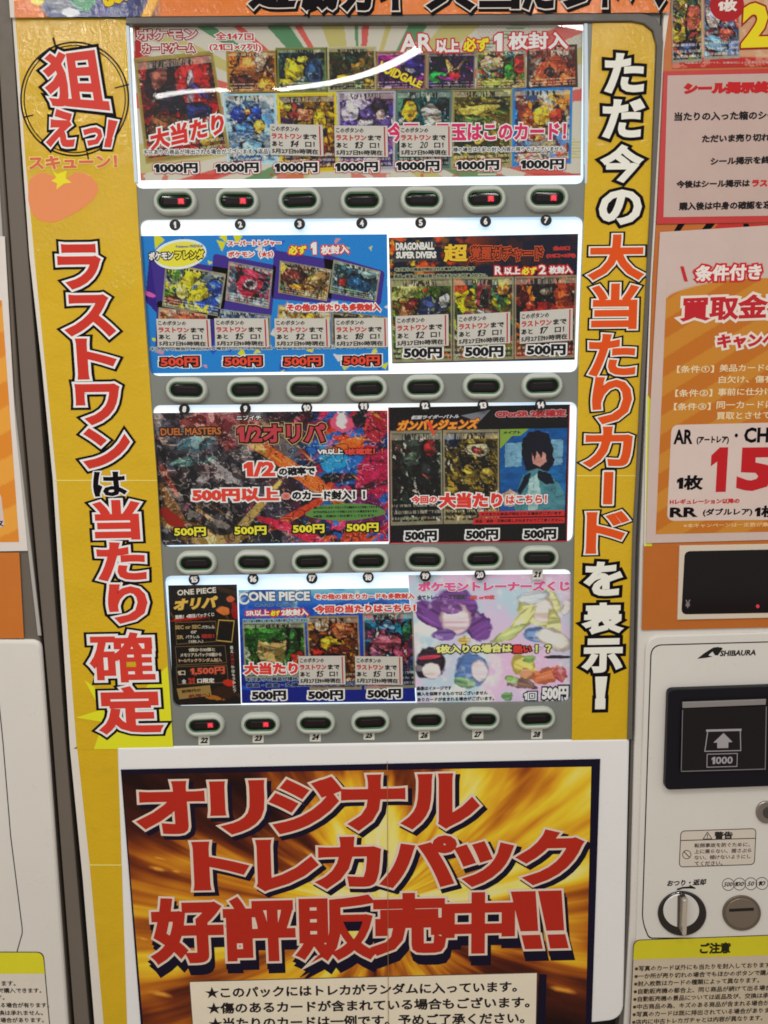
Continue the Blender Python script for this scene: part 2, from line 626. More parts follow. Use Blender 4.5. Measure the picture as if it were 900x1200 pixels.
# window openings in the grey front
WIN = [rounded([(148, 25), (685, 22), (685, 215.5), (158, 221)], [0, 3, 10, 10]),
       rounded([(163, 257), (684.5, 253), (677.5, 436), (176, 440.5)], 9),
       rounded([(178, 475), (677.5, 471), (672, 635.5), (189, 641.5)], 9),
       rounded([(192, 675), (670, 667), (669, 823), (203, 829)], 9)]
door_out = [(100, 16), (774, 10), (764, 240), (748, 560), (736, 868), (600, 870), (400, 873), (204, 876.5), (150, 877), (120, 600), (90, 300)]
prism('door_panel', door_out, 0.0, 0.02, GREY, VM, bevel=0.0, holes=WIN)
# frame of the window door: top rail, right stile with round corner
prism('door_frame', [(147, 18), (720, 15), (752, 15), (768, 20), (776, 32), (777.5, 50), (775, 100), (764, 300), (749.5, 557), (745, 640), (741, 867),
                     (735.5, 867), (742, 620), (745.8, 557), (751.5, 440), (759, 300), (762.5, 240), (767, 130), (770, 55), (765.5, 36), (755, 27.5), (740, 24.5), (692, 25), (147, 28)],
      0.006, 0.02, TRIM, VM, bevel=0.0016)
prism('frame_edge_strip', [(684.5, 27), (688.5, 27), (690, 130), (688, 215), (685.5, 215)], 0.002, 0.006,
      mat('pale_blue_edge', (188, 204, 220), rough=0.4), VM, bevel=0.0006)
prism('frame_edge_strip', [(147.5, 30), (151, 30), (155, 120), (161, 214), (157.5, 214), (152, 120)], 0.002, 0.006,
      mat('pale_blue_edge', (188, 204, 220), rough=0.4), VM, bevel=0.0006)

LIGHT = bpy.data.materials.new('window_backlight'); LIGHT.use_nodes = True
nt = LIGHT.node_tree; b = nt.nodes['Principled BSDF']
b.inputs['Base Color'].default_value = (0.75, 0.78, 0.8, 1); b.inputs['Roughness'].default_value = 0.5
tc = nt.nodes.new('ShaderNodeTexCoord'); nz = nt.nodes.new('ShaderNodeTexNoise'); nz.inputs['Scale'].default_value = 3.0
nz.inputs['Detail'].default_value = 1
cr = nt.nodes.new('ShaderNodeValToRGB')
cr.color_ramp.elements[0].position = 0.40; cr.color_ramp.elements[0].color = (0.50, 0.74, 1.0, 1)
cr.color_ramp.elements[1].position = 0.55; cr.color_ramp.elements[1].color = (0.92, 0.98, 1.0, 1)
nt.links.new(tc.outputs['Object'], nz.inputs[0]); nt.links.new(nz.outputs[0], cr.inputs[0])
nt.links.new(cr.outputs[0], b.inputs['Emission Color']); b.inputs['Emission Strength'].default_value = 0.8


def pane(name, out, d, parent, amp, seed):
    """clear sheet with the slight waviness of bent acrylic"""
    O = np.asarray(out, float)
    x0, y0 = O.min(0); x1, y1 = O.max(0)
    nx, ny = 70, 30
    # map a grid into the four-cornered opening
    c = [O[np.argmin(O @ np.array(k))] for k in ((1, 1), (-1, 1), (-1, -1), (1, -1))]
    u, t = np.meshgrid(np.linspace(0, 1, nx + 1), np.linspace(0, 1, ny + 1))
    P = (c[0] * ((1 - u) * (1 - t))[..., None] + c[1] * (u * (1 - t))[..., None] + c[2] * (u * t)[..., None] + c[3] * ((1 - u) * t)[..., None])
    w = W(P[..., 0], P[..., 1], 0)
    X, Z = w[..., 0], w[..., 2]
    dd = d + amp * (np.sin(X * 14 + seed) * 0.5 + np.sin(Z * 26 + X * 9 + seed) * 0.35)
    V = W(P[..., 0], P[..., 1], dd).reshape(-1, 3)
    i = np.arange(nx * ny); r = i // nx; cc = i % nx; a = r * (nx + 1) + cc
    return mesh(name, V, np.stack([a, a + nx + 1, a + nx + 2, a + 1], 1).tolist(), GLASS, parent, smooth=True)


for k, wn in enumerate(WIN):
    wo = prism('display_window', wn, -0.008, 0.004, LIGHT, VM)
    pane('clear_pane', wn, -0.0016, wo, 0.0008 if k == 0 else 0.0004, 1.1 + k * 1.7)

# lower white door
prism('lower_door', rounded([(137, 876), (738, 866), (730.5, 1195), (150, 1260)], [0, 3, 16, 0]), 0.003, 0.03, WHITE, VM, bevel=0.004)
# grey frame edge right of the lower door
prism('frame_stile', [(739.5, 868), (744, 868), (737, 1100), (733, 1240), (722, 1240), (733, 1100)], -0.006, 0.02, TRIM, VM, bevel=0.001)

# ------------------------------------------------------------------ select buttons
bez_m = mat('pale_plastic', (168, 173, 165), rough=0.42, spec=0.5)
lens_m = mat('smoked_lens', (14, 9, 11), rough=0.12, spec=0.25)
green_m = mat('green_glow_paint', (60, 110, 70), rough=0.35, spec=0.5)  # green LED glow around the lens, put into the rim's colour
led_off = mat('unlit_led_window', (22, 14, 18), rough=0.2, spec=0.3)


def stadium(w, h, n=10):
    r = h / 2; s = w / 2 - r
    pts = [(s + r * math.cos(a), r * math.sin(a)) for a in np.linspace(-math.pi / 2, math.pi / 2, n)]
    pts += [(-s + r * math.cos(a), r * math.sin(a)) for a in np.linspace(math.pi / 2, 3 * math.pi / 2, n)]
    return np.array(pts)


SP = float(np.linalg.norm(W(641.5, 232) - W(205, 236))) / 6          # spacing of the buttons


def loft(profile, w, h, cap=False):
    V = []; Fc = []
    n = None
    for k, pr in enumerate(profile):
        ins, hh = pr[0], pr[1]
        R = stadium(w - 2 * ins * (lip[0] if len(pr) > 2 else 1), h - 2 * ins * (lip[1] if len(pr) > 2 else 1)); n = len(R)
        V += [(x, -hh, z) for x, z in R]
        if k:
            for i in range(n):
                j = (i + 1) % n
                Fc.append([(k - 1) * n + i, (k - 1) * n + j, k * n + j, k * n + i])
    if cap:
        Fc.append([(len(profile) - 1) * n + i for i in range(n)])
    return V, Fc


def tmesh(name, V, Fc, m, smooth=True):
    me = bpy.data.meshes.new(name); me.from_pydata(V, [], Fc); me.materials.append(m)
    me.polygons.foreach_set('use_smooth', [smooth] * len(me.polygons)); me.update()
    return me


bw, bh = 0.70 * SP, 0.425 * SP
lw_, lh_ = 0.555 * SP, 0.235 * SP
lip = (bw - lw_) / 2, (bh - lh_) / 2
B_bez = tmesh('select_button', *loft([(0, 0, 0, 0), (.05, .004, 0, 0), (.16, .0075, 0, 0), (.4, .0098, 0, 0), (.7, .0104, 0, 0), (.9, .0098, 0, 0), (1.0, .006, 0, 0)], bw, bh), bez_m)
B_rim = tmesh('glow_rim', *loft([(0, .0055), (.0001, .0078), (.0014, .0078), (.0016, .005)], lw_ - .0002, lh_ - .0002), green_m)
B_lens = tmesh('lens', *loft([(0, .0045), (.0006, .0056), (.002, .0061)], lw_ - .0026, lh_ - .0026, cap=True), lens_m)


def barmesh(name, x0, x1, z0, z1, y, m):
    return tmesh(name, [(x0, y, z0), (x1, y, z0), (x1, y, z1), (x0, y, z1), (x0, y + .0003, z0), (x1, y + .0003, z0), (x1, y + .0003, z1), (x0, y + .0003, z1)],
                 [[0, 1, 2, 3], [0, 4, 5, 1], [1, 5, 6, 2], [2, 6, 7, 3], [3, 7, 4, 0]], m, False)


B_slot = barmesh('led_slot', -0.0180, 0.0180, -0.0042, 0.0044, -0.00625, led_off)
B_glint = barmesh('led_glint', -0.0155, 0.0155, 0.0044, 0.0050, -0.00635, mat('painted_glint', (66, 70, 62), rough=0.2))  # paler bar along the slot's top edge, a glint put into colour
lit_m = mat('red_led', (90, 10, 14), rough=0.4, emit=(1.0, 0.04, 0.06, 0.25))
lit_m2 = mat('red_led_bright', (120, 10, 14), rough=0.4, emit=(1.0, 0.05, 0.08, 1.3))
B_lit = barmesh('sold_out_lamp', 0.0045, 0.0150, -0.0046, 0.0046, -0.0068, lit_m)
v, fs = glyphs('売', 0.03, 2)
lo = v[:, :2].min(0); hi = v[:, :2].max(0)
B_sold = tmesh('sold_out_character', [((a - lo[0]) / (hi[0] - lo[0]) * 0.0085 + 0.0055, -0.0069 - c * 0.001, (b_ - lo[1]) / (hi[1] - lo[1]) * 0.0082 - 0.0041) for a, b_, c in v.tolist()], fs, lit_m2, False)

BTN = {1: [(205, 236), (277.5, 235.5), (351, 235), (424, 235), (494.5, 234), (568, 233), (641.5, 232)],
       2: [(218.5, 457), (290, 457), (359.5, 456.5), (429.5, 455.5), (496.5, 454), (566.5, 453), (635.5, 452)],
       3: [(230, 660), (298, 659), (365, 658.3), (432, 657.5), (498, 656), (566, 655), (632, 654)],
       4: [(240, 850), (305, 849), (370, 847.5), (434, 846.5), (499.5, 844), (563.5, 843), (628.5, 842)]}
n = 0
for row in (1, 2, 3, 4):
    for (bx, by) in BTN[row]:
        n += 1
        loc = W(bx, by, 0.006); loc[1] = -0.0002
        o = bpy.data.objects.new('select_button', B_bez); COL.objects.link(o); o.parent = VM
        o.location = loc - np.array(VM.location)
        o.rotation_euler = (0, math.radians(((n * 37) % 11 - 5) * 0.35), 0)
        lit = n in (1, 2, 6, 7, 22, 23)
        kids = [('glow_rim', B_rim), ('lens', B_lens), ('led_slot', B_slot), ('led_glint', B_glint)]
        if lit:
            o['label'] = 'oval button with its red sold out lamp lit'
            kids += [('sold_out_lamp', B_lit), ('sold_out_character', B_sold)]
        for nm, me in kids:
            c = bpy.data.objects.new(nm, me); COL.objects.link(c); c.parent = o

# number stickers
NUM = {1: (205, 263.5), 2: (281.5, 263), 3: (351, 262.5), 4: (424, 261.5), 5: (493, 261), 6: (569, 259.5), 7: (640, 258),
       8: (216, 479.5), 9: (287.5, 479), 10: (359.5, 478), 11: (426, 476), 12: (498, 475.5), 13: (566, 475), 14: (633.5, 474.5),
       15: (227.5, 679), 16: (296.5, 678.5), 17: (365.5, 677.5), 18: (431.5, 676.5), 19: (498.5, 675), 20: (562.5, 673.5),
       21: (630, 672.5), 22: (239, 867), 23: (302.5, 864.5), 24: (369.5, 863), 25: (432.5, 861), 26: (497, 861), 27: (560, 860), 28: (629, 860)}
ORD = ['first', 'second', 'third', 'fourth', 'fifth', 'sixth', 'seventh']
ROWN = ['top', 'second', 'third', 'bottom']
rs = random.Random(4)
for k, (x, y) in NUM.items():
    row, i = (k - 1) // 7, (k - 1) % 7
    if k <= 20:
        r = root('number_sticker', f'round black sticker reading {k}, below the {ORD[i]} button of the {ROWN[row]} row', 'sticker', x, y, 0.0008, 'round number stickers below the buttons')
        pts = [(x + 6.6 * math.cos(a), y + 6.6 * math.sin(a)) for a in np.linspace(0, 2 * math.pi, 24, endpoint=False)]
        prism('disc', pts, 0.0009, 0.0005, mat('black_sticker', (20, 20, 22), rough=0.35), r)
        hw = 2.3 if k < 10 else 4.2
        if k in (1,):
            hw = 1.5
        t = rs.uniform(-0.12, 0.12) * (2.0 if k in (2, 6, 8, 11) else 1)
        c, s_ = math.cos(t), math.sin(t)
        q = [(x + c * a - s_ * b2, y + s_ * a + c * b2) for a, b2 in ((-hw, -3.7), (hw, -3.7), (hw, 3.7), (-hw, 3.7))]
        text(r, str(k), 0, 0, 0, 0, [(WH, 0.5)], 0.0011, quad=q, name='number', res=2)
    else:
        r = root('number_sticker', f'small paper tag with {k} written by hand, below the {ORD[i]} button of the {ROWN[row]} row', 'sticker', x, y, 0.0008, 'handwritten paper number tags')
        hw, hh = (6.5, 6.0) if k != 21 else (6, 6.5)
        t = rs.uniform(-0.06, 0.03)
        q = np.array([(x - hw, y - hh + t * -hw), (x + hw, y - hh + t * hw), (x + hw, y + hh + t * hw), (x - hw, y + hh - t * hw)])
        prism('paper_tag', q, 0.0009, 0.0004, paper((196, 196, 186)), r)
        text(r, str(k), x - 4.6, y - 2.6, x + 4.6, 6.6, [(BK, 0.4)], 0.0011, name='number', shear=0.35)

# ================================================================== posters in the windows
DP = -0.0072                                                    # depth of poster paper behind the pane
DC = DP + 0.0003                                                # card pictures on it
DT = DP + 0.0006                                                # printed lettering
RW = [((188, 44, 46), 1.9), (WH, 0.45)]                         # white face, red outline
WR = [(WH, 1.9), (RD, 0.5)]                                     # red face, white outline
KWH = [(WH, 1.9), (BK, 0.5)]                                    # black face, white outline


def card(parent, quad, pal, seed, n=26, blobs=(), frame=None, aniso=2.0, ang=35, warp=8, bgc=(120, 120, 120), line=(28, 22, 28), streak=None, name='card_picture', d=None, bars=True):
    def fn(p):
        dark = [tuple(v * 0.62 for v in c) for c in pal]
        p.shards(pal + dark, n, seed, aniso=aniso, ang=ang, warp=warp, line=line, lw=0.7)
        keep = p.C.copy()
        p.shards(pal + dark + [(236, 230, 220), (20, 16, 22)], n * 6, seed + 500, aniso=aniso * 1.5, ang=ang + 40, warp=4, line=(18, 14, 20), lw=0.35)
        edge = np.clip((fbm(p.X, p.Y, 12, seed + 61, 2) - 0.46) * 12, 0, 1)[..., None] * 0.75
        p.C = keep * (1 - edge) + p.C * edge
        if streak:
            for (c, a, s, th) in streak:
                p.streaks(c, a, s, seed + 31, th=th)
        for b in blobs:
            ag = b[5] if len(b) > 5 else 0; wp = b[6] if len(b) > 6 else 0.35
            sd = seed + int(b[0])
            sf = min(0.5, 0.9 / max(1.0, min(b[2], b[3])))
            wp = wp + 0.22
            g_ = sum(b[4]) / 3
            cb = tuple((g_ + (v - g_) * 0.85) * 0.92 for v in b[4])
            p.blob(b[0], b[1], b[2] + 0.9, b[3] + 0.9, (22, 16, 22), ang=ag, warp=wp, seed=sd, soft=sf)
            p.blob(b[0], b[1], b[2], b[3], cb, ang=ag, warp=wp, seed=sd, soft=sf, strands=0.75)
            p.blob(b[0] - b[2] * 0.25, b[1] - b[3] * 0.3, b[2] * 0.5, b[3] * 0.32, tuple(min(250, v * 1.15 + 22) for v in b[4]), ang=ag + 20, warp=0.5, seed=sd + 3, soft=0.35)
            p.blob(b[0] + b[2] * 0.3, b[1] + b[3] * 0.4, b[2] * 0.5, b[3] * 0.3, tuple(v * 0.6 for v in b[4]), ang=ag - 20, warp=0.5, seed=sd + 4, soft=0.35)
        # thin brush strokes over everything
        rr = np.random.RandomState(seed + 9)
        for k in range(7):
            c = pal[rr.randint(len(pal))]
            f = (0.35, 1.5, 0.5)[k % 3]
            p.streaks(tuple(min(250, v * f) for v in c), rr.uniform(-80, 80), 2.6, seed + 900 + k, th=0.66, amt=0.42, k=3.5)
        for sc_, cc_ in ((11, (18, 14, 20)), (7, (26, 20, 26))):
            f_ = fbm(p.X, p.Y, sc_, seed + sc_, 2)
            p.mix(np.clip(1 - np.abs(f_ - 0.5) / 0.02, 0, 1) * 0.42, cc_)
        q = fbm(p.X, p.Y, 3.2, seed + 77, 2)
        p.mix(np.clip((q - 0.77) * 9, 0, 1) * 0.55, (245, 240, 225))
        if bars:
            U, V = p.U, p.V
            tick = fbm(p.X * 2.2, p.Y * 0.3, 2.2, seed + 40, 2)
            top = (V > 0.035) & (V < 0.10)
            p.mix(top * 0.55, (206, 200, 186)); p.mix(top * (tick > 0.52) * (U > 0.2) * (U < 0.75) * 0.75, (30, 26, 30))
            for v0 in (0.78, 0.85, 0.915):
                m = (V > v0) & (V < v0 + 0.03)
                p.mix(m * (tick > 0.45) * 0.55, (226, 222, 206))
            bd = (U < 0.03) | (U > 0.97) | (V < 0.03) | (V > 0.965)
            p.mix(bd * 0.85, frame or (150, 146, 130))
    q = np.asarray(quad, float)
    dd = DC if d is None else d
    o = painted(name, q, dd, parent, fn, step=0.75)
    if frame:
        c = q.mean(0)
        big = c + (q - c) * (1 + 2.6 / np.linalg.norm(q[1] - q[0]))
        f = prism('card_border', big, dd - 0.00012, 0.0001, ink(frame), parent)
    return o


def R4(x0, y0, x1, y1):
    return [(x0, y0), (x1, y0 + right_slope(x0, y0) * (x1 - x0)), (x1 + down(x1, y0)[0] * (y1 - y0), y1 + right_slope(x0, y1) * (x1 - x0)), (x0 + down(x0, y0)[0] * (y1 - y0), y1)]


# ---- top window
T1 = root('window_poster', 'white striped card lottery poster across the whole top window, prices 1000 yen', 'poster', 420, 212, DP, 'posters in the lit windows')


def bg1(p):
    p.C[:] = (196, 192, 182)
    cx, cy = 420, 150
    a = np.degrees(np.arctan2(p.Y - cy, p.X - cx)) % 360
    for (a0, a1, c) in [(196, 199, (176, 60, 56)), (203, 207, (168, 160, 96)), (212, 215, (40, 96, 62)), (219, 221, (186, 52, 52)),
                        (228, 236, (40, 96, 62)), (238, 241, (196, 60, 56)), (250, 262, (166, 158, 92)), (268, 270, (48, 104, 66)), (272, 276, (176, 56, 56)),
                        (285, 288, (168, 158, 92)), (296, 304, (46, 104, 66)), (309, 320, (170, 162, 100)), (326, 329, (52, 110, 70)), (333, 337, (180, 60, 58)), (340, 344, (170, 160, 100)),
                        (350, 353, (180, 60, 58)), (3, 8, (170, 162, 90)), (12, 15, (176, 60, 56)), (18, 26, (70, 100, 60)), (160, 164, (178, 60, 58)), (168, 176, (170, 164, 110)), (185, 189, (182, 66, 60)),
                        (150, 156, (60, 104, 66)), (30, 40, (168, 160, 96)), (136, 146, (172, 164, 110))]:
        m = (a > a0) & (a < a1)
        if c[0] < c[1] + 30 and c[1] > 90 and c[2] < 100:
            m &= (np.floor(p.Y / 1.8) % 2 == 0) | (p.X < 560)
        p.mix(m * 0.6, c)
    p.mix(((p.X > 560) & (p.Y < 62) & ((np.floor(p.X / 2.6) + np.floor(p.Y / 2.6)) % 2 == 0)) * 0.3, (150, 150, 150))
    p.poly([(158, 30), (164, 30), (166, 66), (158, 70)], (150, 34, 36))
    p.mix((p.Y > 203) * (fbm(p.X, p.Y, 30, 8) > 0.55) * 0.5, (176, 70, 60))


painted('sheet', [(155, 29.5), (683, 26.5), (680.5, 205.5), (165, 211.5)], DP, T1, bg1)
card(T1, [(266, 61), (323, 60), (324, 108), (268, 109)], [(120, 70, 36), (170, 110, 60), (208, 150, 84), (96, 52, 34), (70, 44, 30)], 11,
     blobs=[(294, 80, 16, 26, (204, 140, 88)), (304, 74, 7, 14, (216, 190, 168), 20), (286, 96, 14, 8, (88, 44, 40)), (312, 98, 10, 8, (226, 168, 60))], frame=(150, 128, 70))
card(T1, [(324, 57), (382, 56.5), (383, 107), (326, 108)], [(24, 46, 54), (32, 64, 62), (44, 78, 92), (18, 34, 48), (98, 120, 110)], 12,
     blobs=[(346, 82, 13, 14, (224, 206, 60), 30), (354, 70, 7, 5, (236, 222, 90)), (368, 84, 9, 15, (60, 84, 120)), (336, 96, 9, 4, (200, 182, 60)), (356, 99, 14, 3, (120, 140, 120))], frame=(120, 126, 70))
card(T1, [(383.5, 56), (440, 55), (441, 106), (384.5, 107)], [(52, 62, 40), (88, 84, 50), (120, 98, 48), (36, 44, 30), (70, 92, 60)], 13,
     blobs=[(402, 92, 9, 5, (216, 178, 46)), (420, 78, 8, 10, (150, 120, 60)), (432, 96, 6, 6, (206, 170, 50)), (410, 70, 10, 5, (40, 66, 60))], frame=(180, 176, 150))
card(T1, [(441, 61), (500, 60), (499, 105), (441.5, 106)], [(92, 40, 120), (64, 26, 92), (128, 44, 130), (44, 20, 70), (150, 60, 140)], 14,
     blobs=[(484, 76, 13, 12, (56, 44, 124)), (480, 82, 6, 3, (220, 218, 230), 20), (460, 68, 12, 5, (150, 40, 120))], frame=(150, 130, 90))
card(T1, [(501, 62), (557.5, 61), (556.5, 105), (500.5, 106)], [(28, 20, 56), (60, 36, 104), (44, 28, 78), (110, 40, 110), (20, 18, 40)], 15, aniso=3.5,
     blobs=[(512, 90, 11, 6, (60, 190, 96)), (531, 86, 20, 3, (224, 196, 116), 65, 0.6), (531, 86, 20, 2.5, (216, 190, 150), -50, 0.6), (532, 88, 6, 6, (206, 60, 60)), (522, 92, 14, 2, (200, 80, 170), 10)])
card(T1, [(558.5, 60), (616, 59), (616, 104), (558, 105)], [(206, 96, 96), (232, 200, 110), (70, 150, 70), (150, 190, 70), (190, 60, 60), (90, 160, 190)], 16, n=34,
     blobs=[(576, 74, 12, 9, (220, 206, 170)), (598, 84, 9, 14, (56, 140, 62)), (584, 96, 20, 4, (182, 190, 80)), (608, 76, 6, 12, (188, 60, 60))])
card(T1, [(619, 55), (675, 53), (676, 101), (618, 104)], [(196, 186, 178), (190, 96, 56), (150, 72, 50), (210, 202, 194), (110, 60, 56)], 17, n=34,
     blobs=[(648, 82, 18, 15, (170, 84, 52)), (644, 84, 6, 6, (60, 44, 48)), (632, 94, 8, 6, (206, 120, 60)), (664, 92, 8, 8, (196, 110, 60))], frame=(70, 60, 56))
card(T1, [(262, 110), (322, 109), (325, 190), (268, 194)], [(176, 208, 232), (140, 184, 222), (206, 224, 236), (116, 160, 214), (226, 234, 238)], 18, n=34, line=(110, 150, 190),
     blobs=[(280, 134, 9, 9, (40, 70, 160)), (298, 132, 8, 9, (50, 86, 176)), (286, 152, 12, 8, (100, 150, 216)), (304, 148, 6, 8, (230, 196, 90)), (290, 131, 4, 4, (224, 150, 60)), (294, 174, 14, 10, (150, 196, 226))], frame=(170, 200, 220))
card(T1, [(325, 111), (393, 109.5), (395, 199), (330, 202)], [(36, 32, 62), (196, 154, 40), (120, 84, 40), (60, 46, 92), (216, 186, 60), (150, 60, 60)], 19, n=34,
     blobs=[(354, 134, 13, 9, (206, 140, 110)), (344, 132, 5, 10, (150, 60, 60)), (374, 140, 8, 12, (220, 190, 60)), (388, 156, 5, 12, (216, 160, 40)), (336, 126, 6, 5, (226, 210, 80))], frame=(200, 186, 60))
card(T1, [(396, 107.5), (463, 106), (462, 198), (398, 200)], [(176, 160, 208), (120, 104, 160), (206, 200, 222), (84, 74, 130), (230, 226, 236), (150, 110, 150)], 20, n=30,
     blobs=[(444, 126, 9, 10, (42, 34, 44)), (446, 134, 5, 6, (226, 196, 186)), (412, 130, 10, 14, (226, 222, 238)), (408, 148, 12, 6, (84, 70, 140)), (430, 144, 12, 4, (216, 212, 224))], frame=(176, 176, 182))
card(T1, [(465, 105.5), (529, 104.5), (527, 197), (464, 199)], [(24, 70, 80), (30, 96, 104), (52, 120, 116), (22, 44, 62), (90, 130, 110)], 21, n=28,
     blobs=[(480, 130, 9, 12, (226, 184, 50)), (506, 132, 14, 9, (190, 186, 180)), (508, 142, 10, 6, (226, 204, 186)), (520, 120, 6, 6, (40, 60, 60))], frame=(110, 124, 120))
card(T1, [(531, 104.5), (600, 103.5), (598, 194), (530, 197)], [(90, 116, 60), (140, 130, 60), (180, 160, 80), (60, 84, 52), (110, 96, 54)], 22, n=30, ang=10, aniso=3,
     blobs=[(562, 128, 28, 5, (188, 176, 96), -8), (556, 140, 20, 4, (96, 120, 70)), (574, 118, 16, 4, (120, 112, 60))], frame=(150, 146, 110))
card(T1, [(602, 103.5), (670, 102), (668, 190), (601, 194)], [(226, 210, 190), (232, 226, 214), (226, 150, 70), (190, 90, 80), (120, 150, 200), (226, 200, 90)], 23, n=36,
     blobs=[(634, 134, 10, 12, (230, 196, 70)), (618, 138, 8, 10, (206, 110, 60)), (652, 136, 7, 10, (190, 80, 60)), (640, 152, 16, 5, (150, 110, 70)), (636, 106, 32, 3, (90, 150, 210), 0, 0.05), (604, 150, 3, 40, (60, 130, 200), 0, 0.05)], frame=(60, 130, 190))
card(T1, [(158, 70), (248, 61), (268, 178), (172, 190)], [(150, 40, 44), (60, 30, 42), (104, 36, 44), (188, 60, 56), (46, 30, 40), (120, 84, 60)], 24, n=40,
     blobs=[(188, 96, 18, 22, (52, 32, 44)), (186, 92, 9, 14, (138, 92, 82)), (226, 92, 22, 30, (196, 56, 56)), (223, 100, 5, 22, (196, 184, 196)), (216, 108, 20, 3, (120, 84, 130), -35), (236, 108, 18, 3, (90, 70, 140), 40),
            (200, 118, 14, 14, (36, 40, 64)), (230, 130, 18, 10, (44, 60, 110)), (196, 150, 26, 16, (120, 84, 56)), (246, 165, 14, 10, (190, 160, 60)), (204, 66, 42, 3, (176, 160, 112), -6, 0.05)], frame=(148, 138, 86), d=DC + 0.00015)
text(T1, '大当たり', 0, 0, 0, 0, [(WH, 3.0), ((198, 44, 38), 1.1)], DT, quad=[(175, 153), (262, 131), (263, 157), (177, 177)], name='big_win_lettering')
LOGO = [((150, 36, 40), 1.9), ((176, 160, 156), 0.3), ((40, 26, 30), -0.0)]
text(T1, 'ポケモン', 162, 34, 231, 14, [(WH, 2.6), ((150, 36, 40), 1.8), ((196, 180, 176), 0.5)], DT, name='title_lettering', y1=32.5)
text(T1, 'カードゲーム', 167, 51.5, 228, 11, [(WH, 2.6), ((150, 36, 40), 1.8), ((206, 190, 186), 0.4)], DT, name='title_lettering', y1=50.5)
text(T1, '全147口', 252, 37, 297, 9.5, [((226, 218, 214), 1.4), ((182, 52, 50), 0.3)], DT, y1=38)
text(T1, '(21口×7列)', 245, 50, 306, 10.5, [((226, 218, 214), 1.4), ((182, 52, 50), 0.3)], DT, y1=51)
RW2 = [((190, 44, 52), 2.4), (WH, 0.8)]
text(T1, 'AR', 469, 40, 506, 21, RW2, DT, y1=39)
text(T1, '以上', 511, 46, 538, 16, RW2, DT)
text(T1, '必ず', 543, 44.5, 573, 16, [((190, 44, 52), 2.0), ((232, 214, 40), 0.6)], DT)
text(T1, '1', 579, 39, 589, 21, RW2, DT)
text(T1, '枚封入', 596, 38, 666, 20.5, RW2, DT, y1=37)
text(T1, 'VOIDGALE', 0, 0, 0, 0, [((90, 30, 60), 1.3), ((216, 200, 40), 0.6)], DT, quad=[(447, 71), (496, 96), (492, 104), (441, 82)])
text(T1, '今回の目玉はこのカード！', 454, 144, 664, 22, [(WH, 2.2), ((200, 44, 96), 0.9)], DT, y1=142.5)
SM = [((226, 224, 220), 0.9), (BK, 0.12)]
text(T1, 'キズありの商品が排出される場合がございます。返品', 168, 175, 314, 6.4, SM, DT, y1=174)
text(T1, '様の場合は上記の封入内容の限りではございません。', 531, 172.5, 663, 5.6, SM, DT)
for (x0, x1, y) in [(180, 231.5, 191), (252, 303, 190.5), (321.5, 372, 190.2), (392.5, 443, 189.6), (464, 515, 188.4), (534.5, 585, 187.6), (610, 661, 186.4)]:
    text(T1, '1000円', x0, y, x1, 12.4, [((170, 40, 40), 3.1), (WH, 2.2), (BK, 0.75)], DT, name='price_lettering')

# ---- second window, left
T2 = root('window_poster', 'bright blue confetti poster with purple framed cards, left in the second window', 'poster', 310, 436, DP, 'posters in the lit windows')


def bg2(p):
    p.C[:] = (52, 128, 190)
    p.mix((((np.floor(p.X / 2.2) + np.floor(p.Y / 2.2)) % 2) == 0) * 0.18, (110, 170, 214))
    r2 = np.random.RandomState(5)
    for k in range(95):
        x, y = r2.uniform(160, 456), r2.uniform(274, 438); s = r2.uniform(2, 8) * (1.5 if y < 310 else 1); a = r2.uniform(0, 6.28)
        c = [(226, 196, 60), (222, 150, 160), (214, 224, 232), (40, 96, 170), (236, 206, 120)][r2.randint(5)]
        p.poly([(x + s * math.cos(a + t), y + s * math.sin(a + t)) for t in (0, 1.7, 3.4)], c)
    p.poly([(175, 300), (200, 304), (190, 374), (170, 352)], (64, 38, 120))
    p.blob(175, 345, 9, 3, (230, 120, 170), 20)
    p.blob(181, 398, 3, 2, (232, 214, 90), 10)


painted('sheet', [(164, 276.5), (453.5, 274.5), (455.5, 434.5), (177, 437.5)], DP, T2, bg2)
PU = (58, 40, 128)
for q in ([(176, 300), (270, 315), (260, 376), (185, 364)], [(250, 297), (324, 311), (318, 372), (246, 359)], [(321, 293), (392, 305), (388, 356), (318, 350)], [(379, 297), (451, 318), (446, 358), (384, 350)],
          [(184, 352), (256, 362), (250, 410), (182, 410)]):
    prism('card_frame', rounded(q, 4, 4), DC - 0.00012, 0.0001, ink(PU), T2)
card(T2, [(194, 308), (265, 321), (257, 371), (190, 359)], [(214, 206, 48), (54, 92, 170), (226, 224, 150), (40, 60, 130), (176, 196, 210), (90, 130, 60)], 31, n=44, aniso=3.4,
     blobs=[(224, 322, 10, 18, (224, 214, 60), 30), (234, 344, 16, 8, (206, 196, 50), -30), (212, 342, 8, 8, (240, 236, 140)), (252, 336, 10, 10, (60, 96, 180)), (204, 352, 12, 5, (120, 60, 40), 10, 0.1)])
card(T2, [(268, 306), (320, 316), (315, 362), (264, 352)], [(110, 150, 180), (190, 206, 214), (196, 60, 84), (150, 184, 200), (220, 190, 200)], 32, n=34,
     blobs=[(293, 334, 17, 15, (196, 60, 88)), (293, 333, 8, 7, (224, 214, 220)), (293, 333, 4, 3.5, (40, 36, 44)), (300, 322, 18, 4, (206, 90, 110), 20)])
card(T2, [(328, 305), (389, 316), (383, 353), (326, 343)], [(60, 40, 34), (206, 140, 90), (196, 190, 160), (130, 60, 44), (90, 120, 70), (226, 200, 120)], 33, n=40, aniso=3,
     blobs=[(346, 322, 13, 6, (130, 44, 40), 20), (370, 328, 12, 8, (176, 150, 100), -30), (352, 336, 16, 4, (206, 150, 60), 5)])
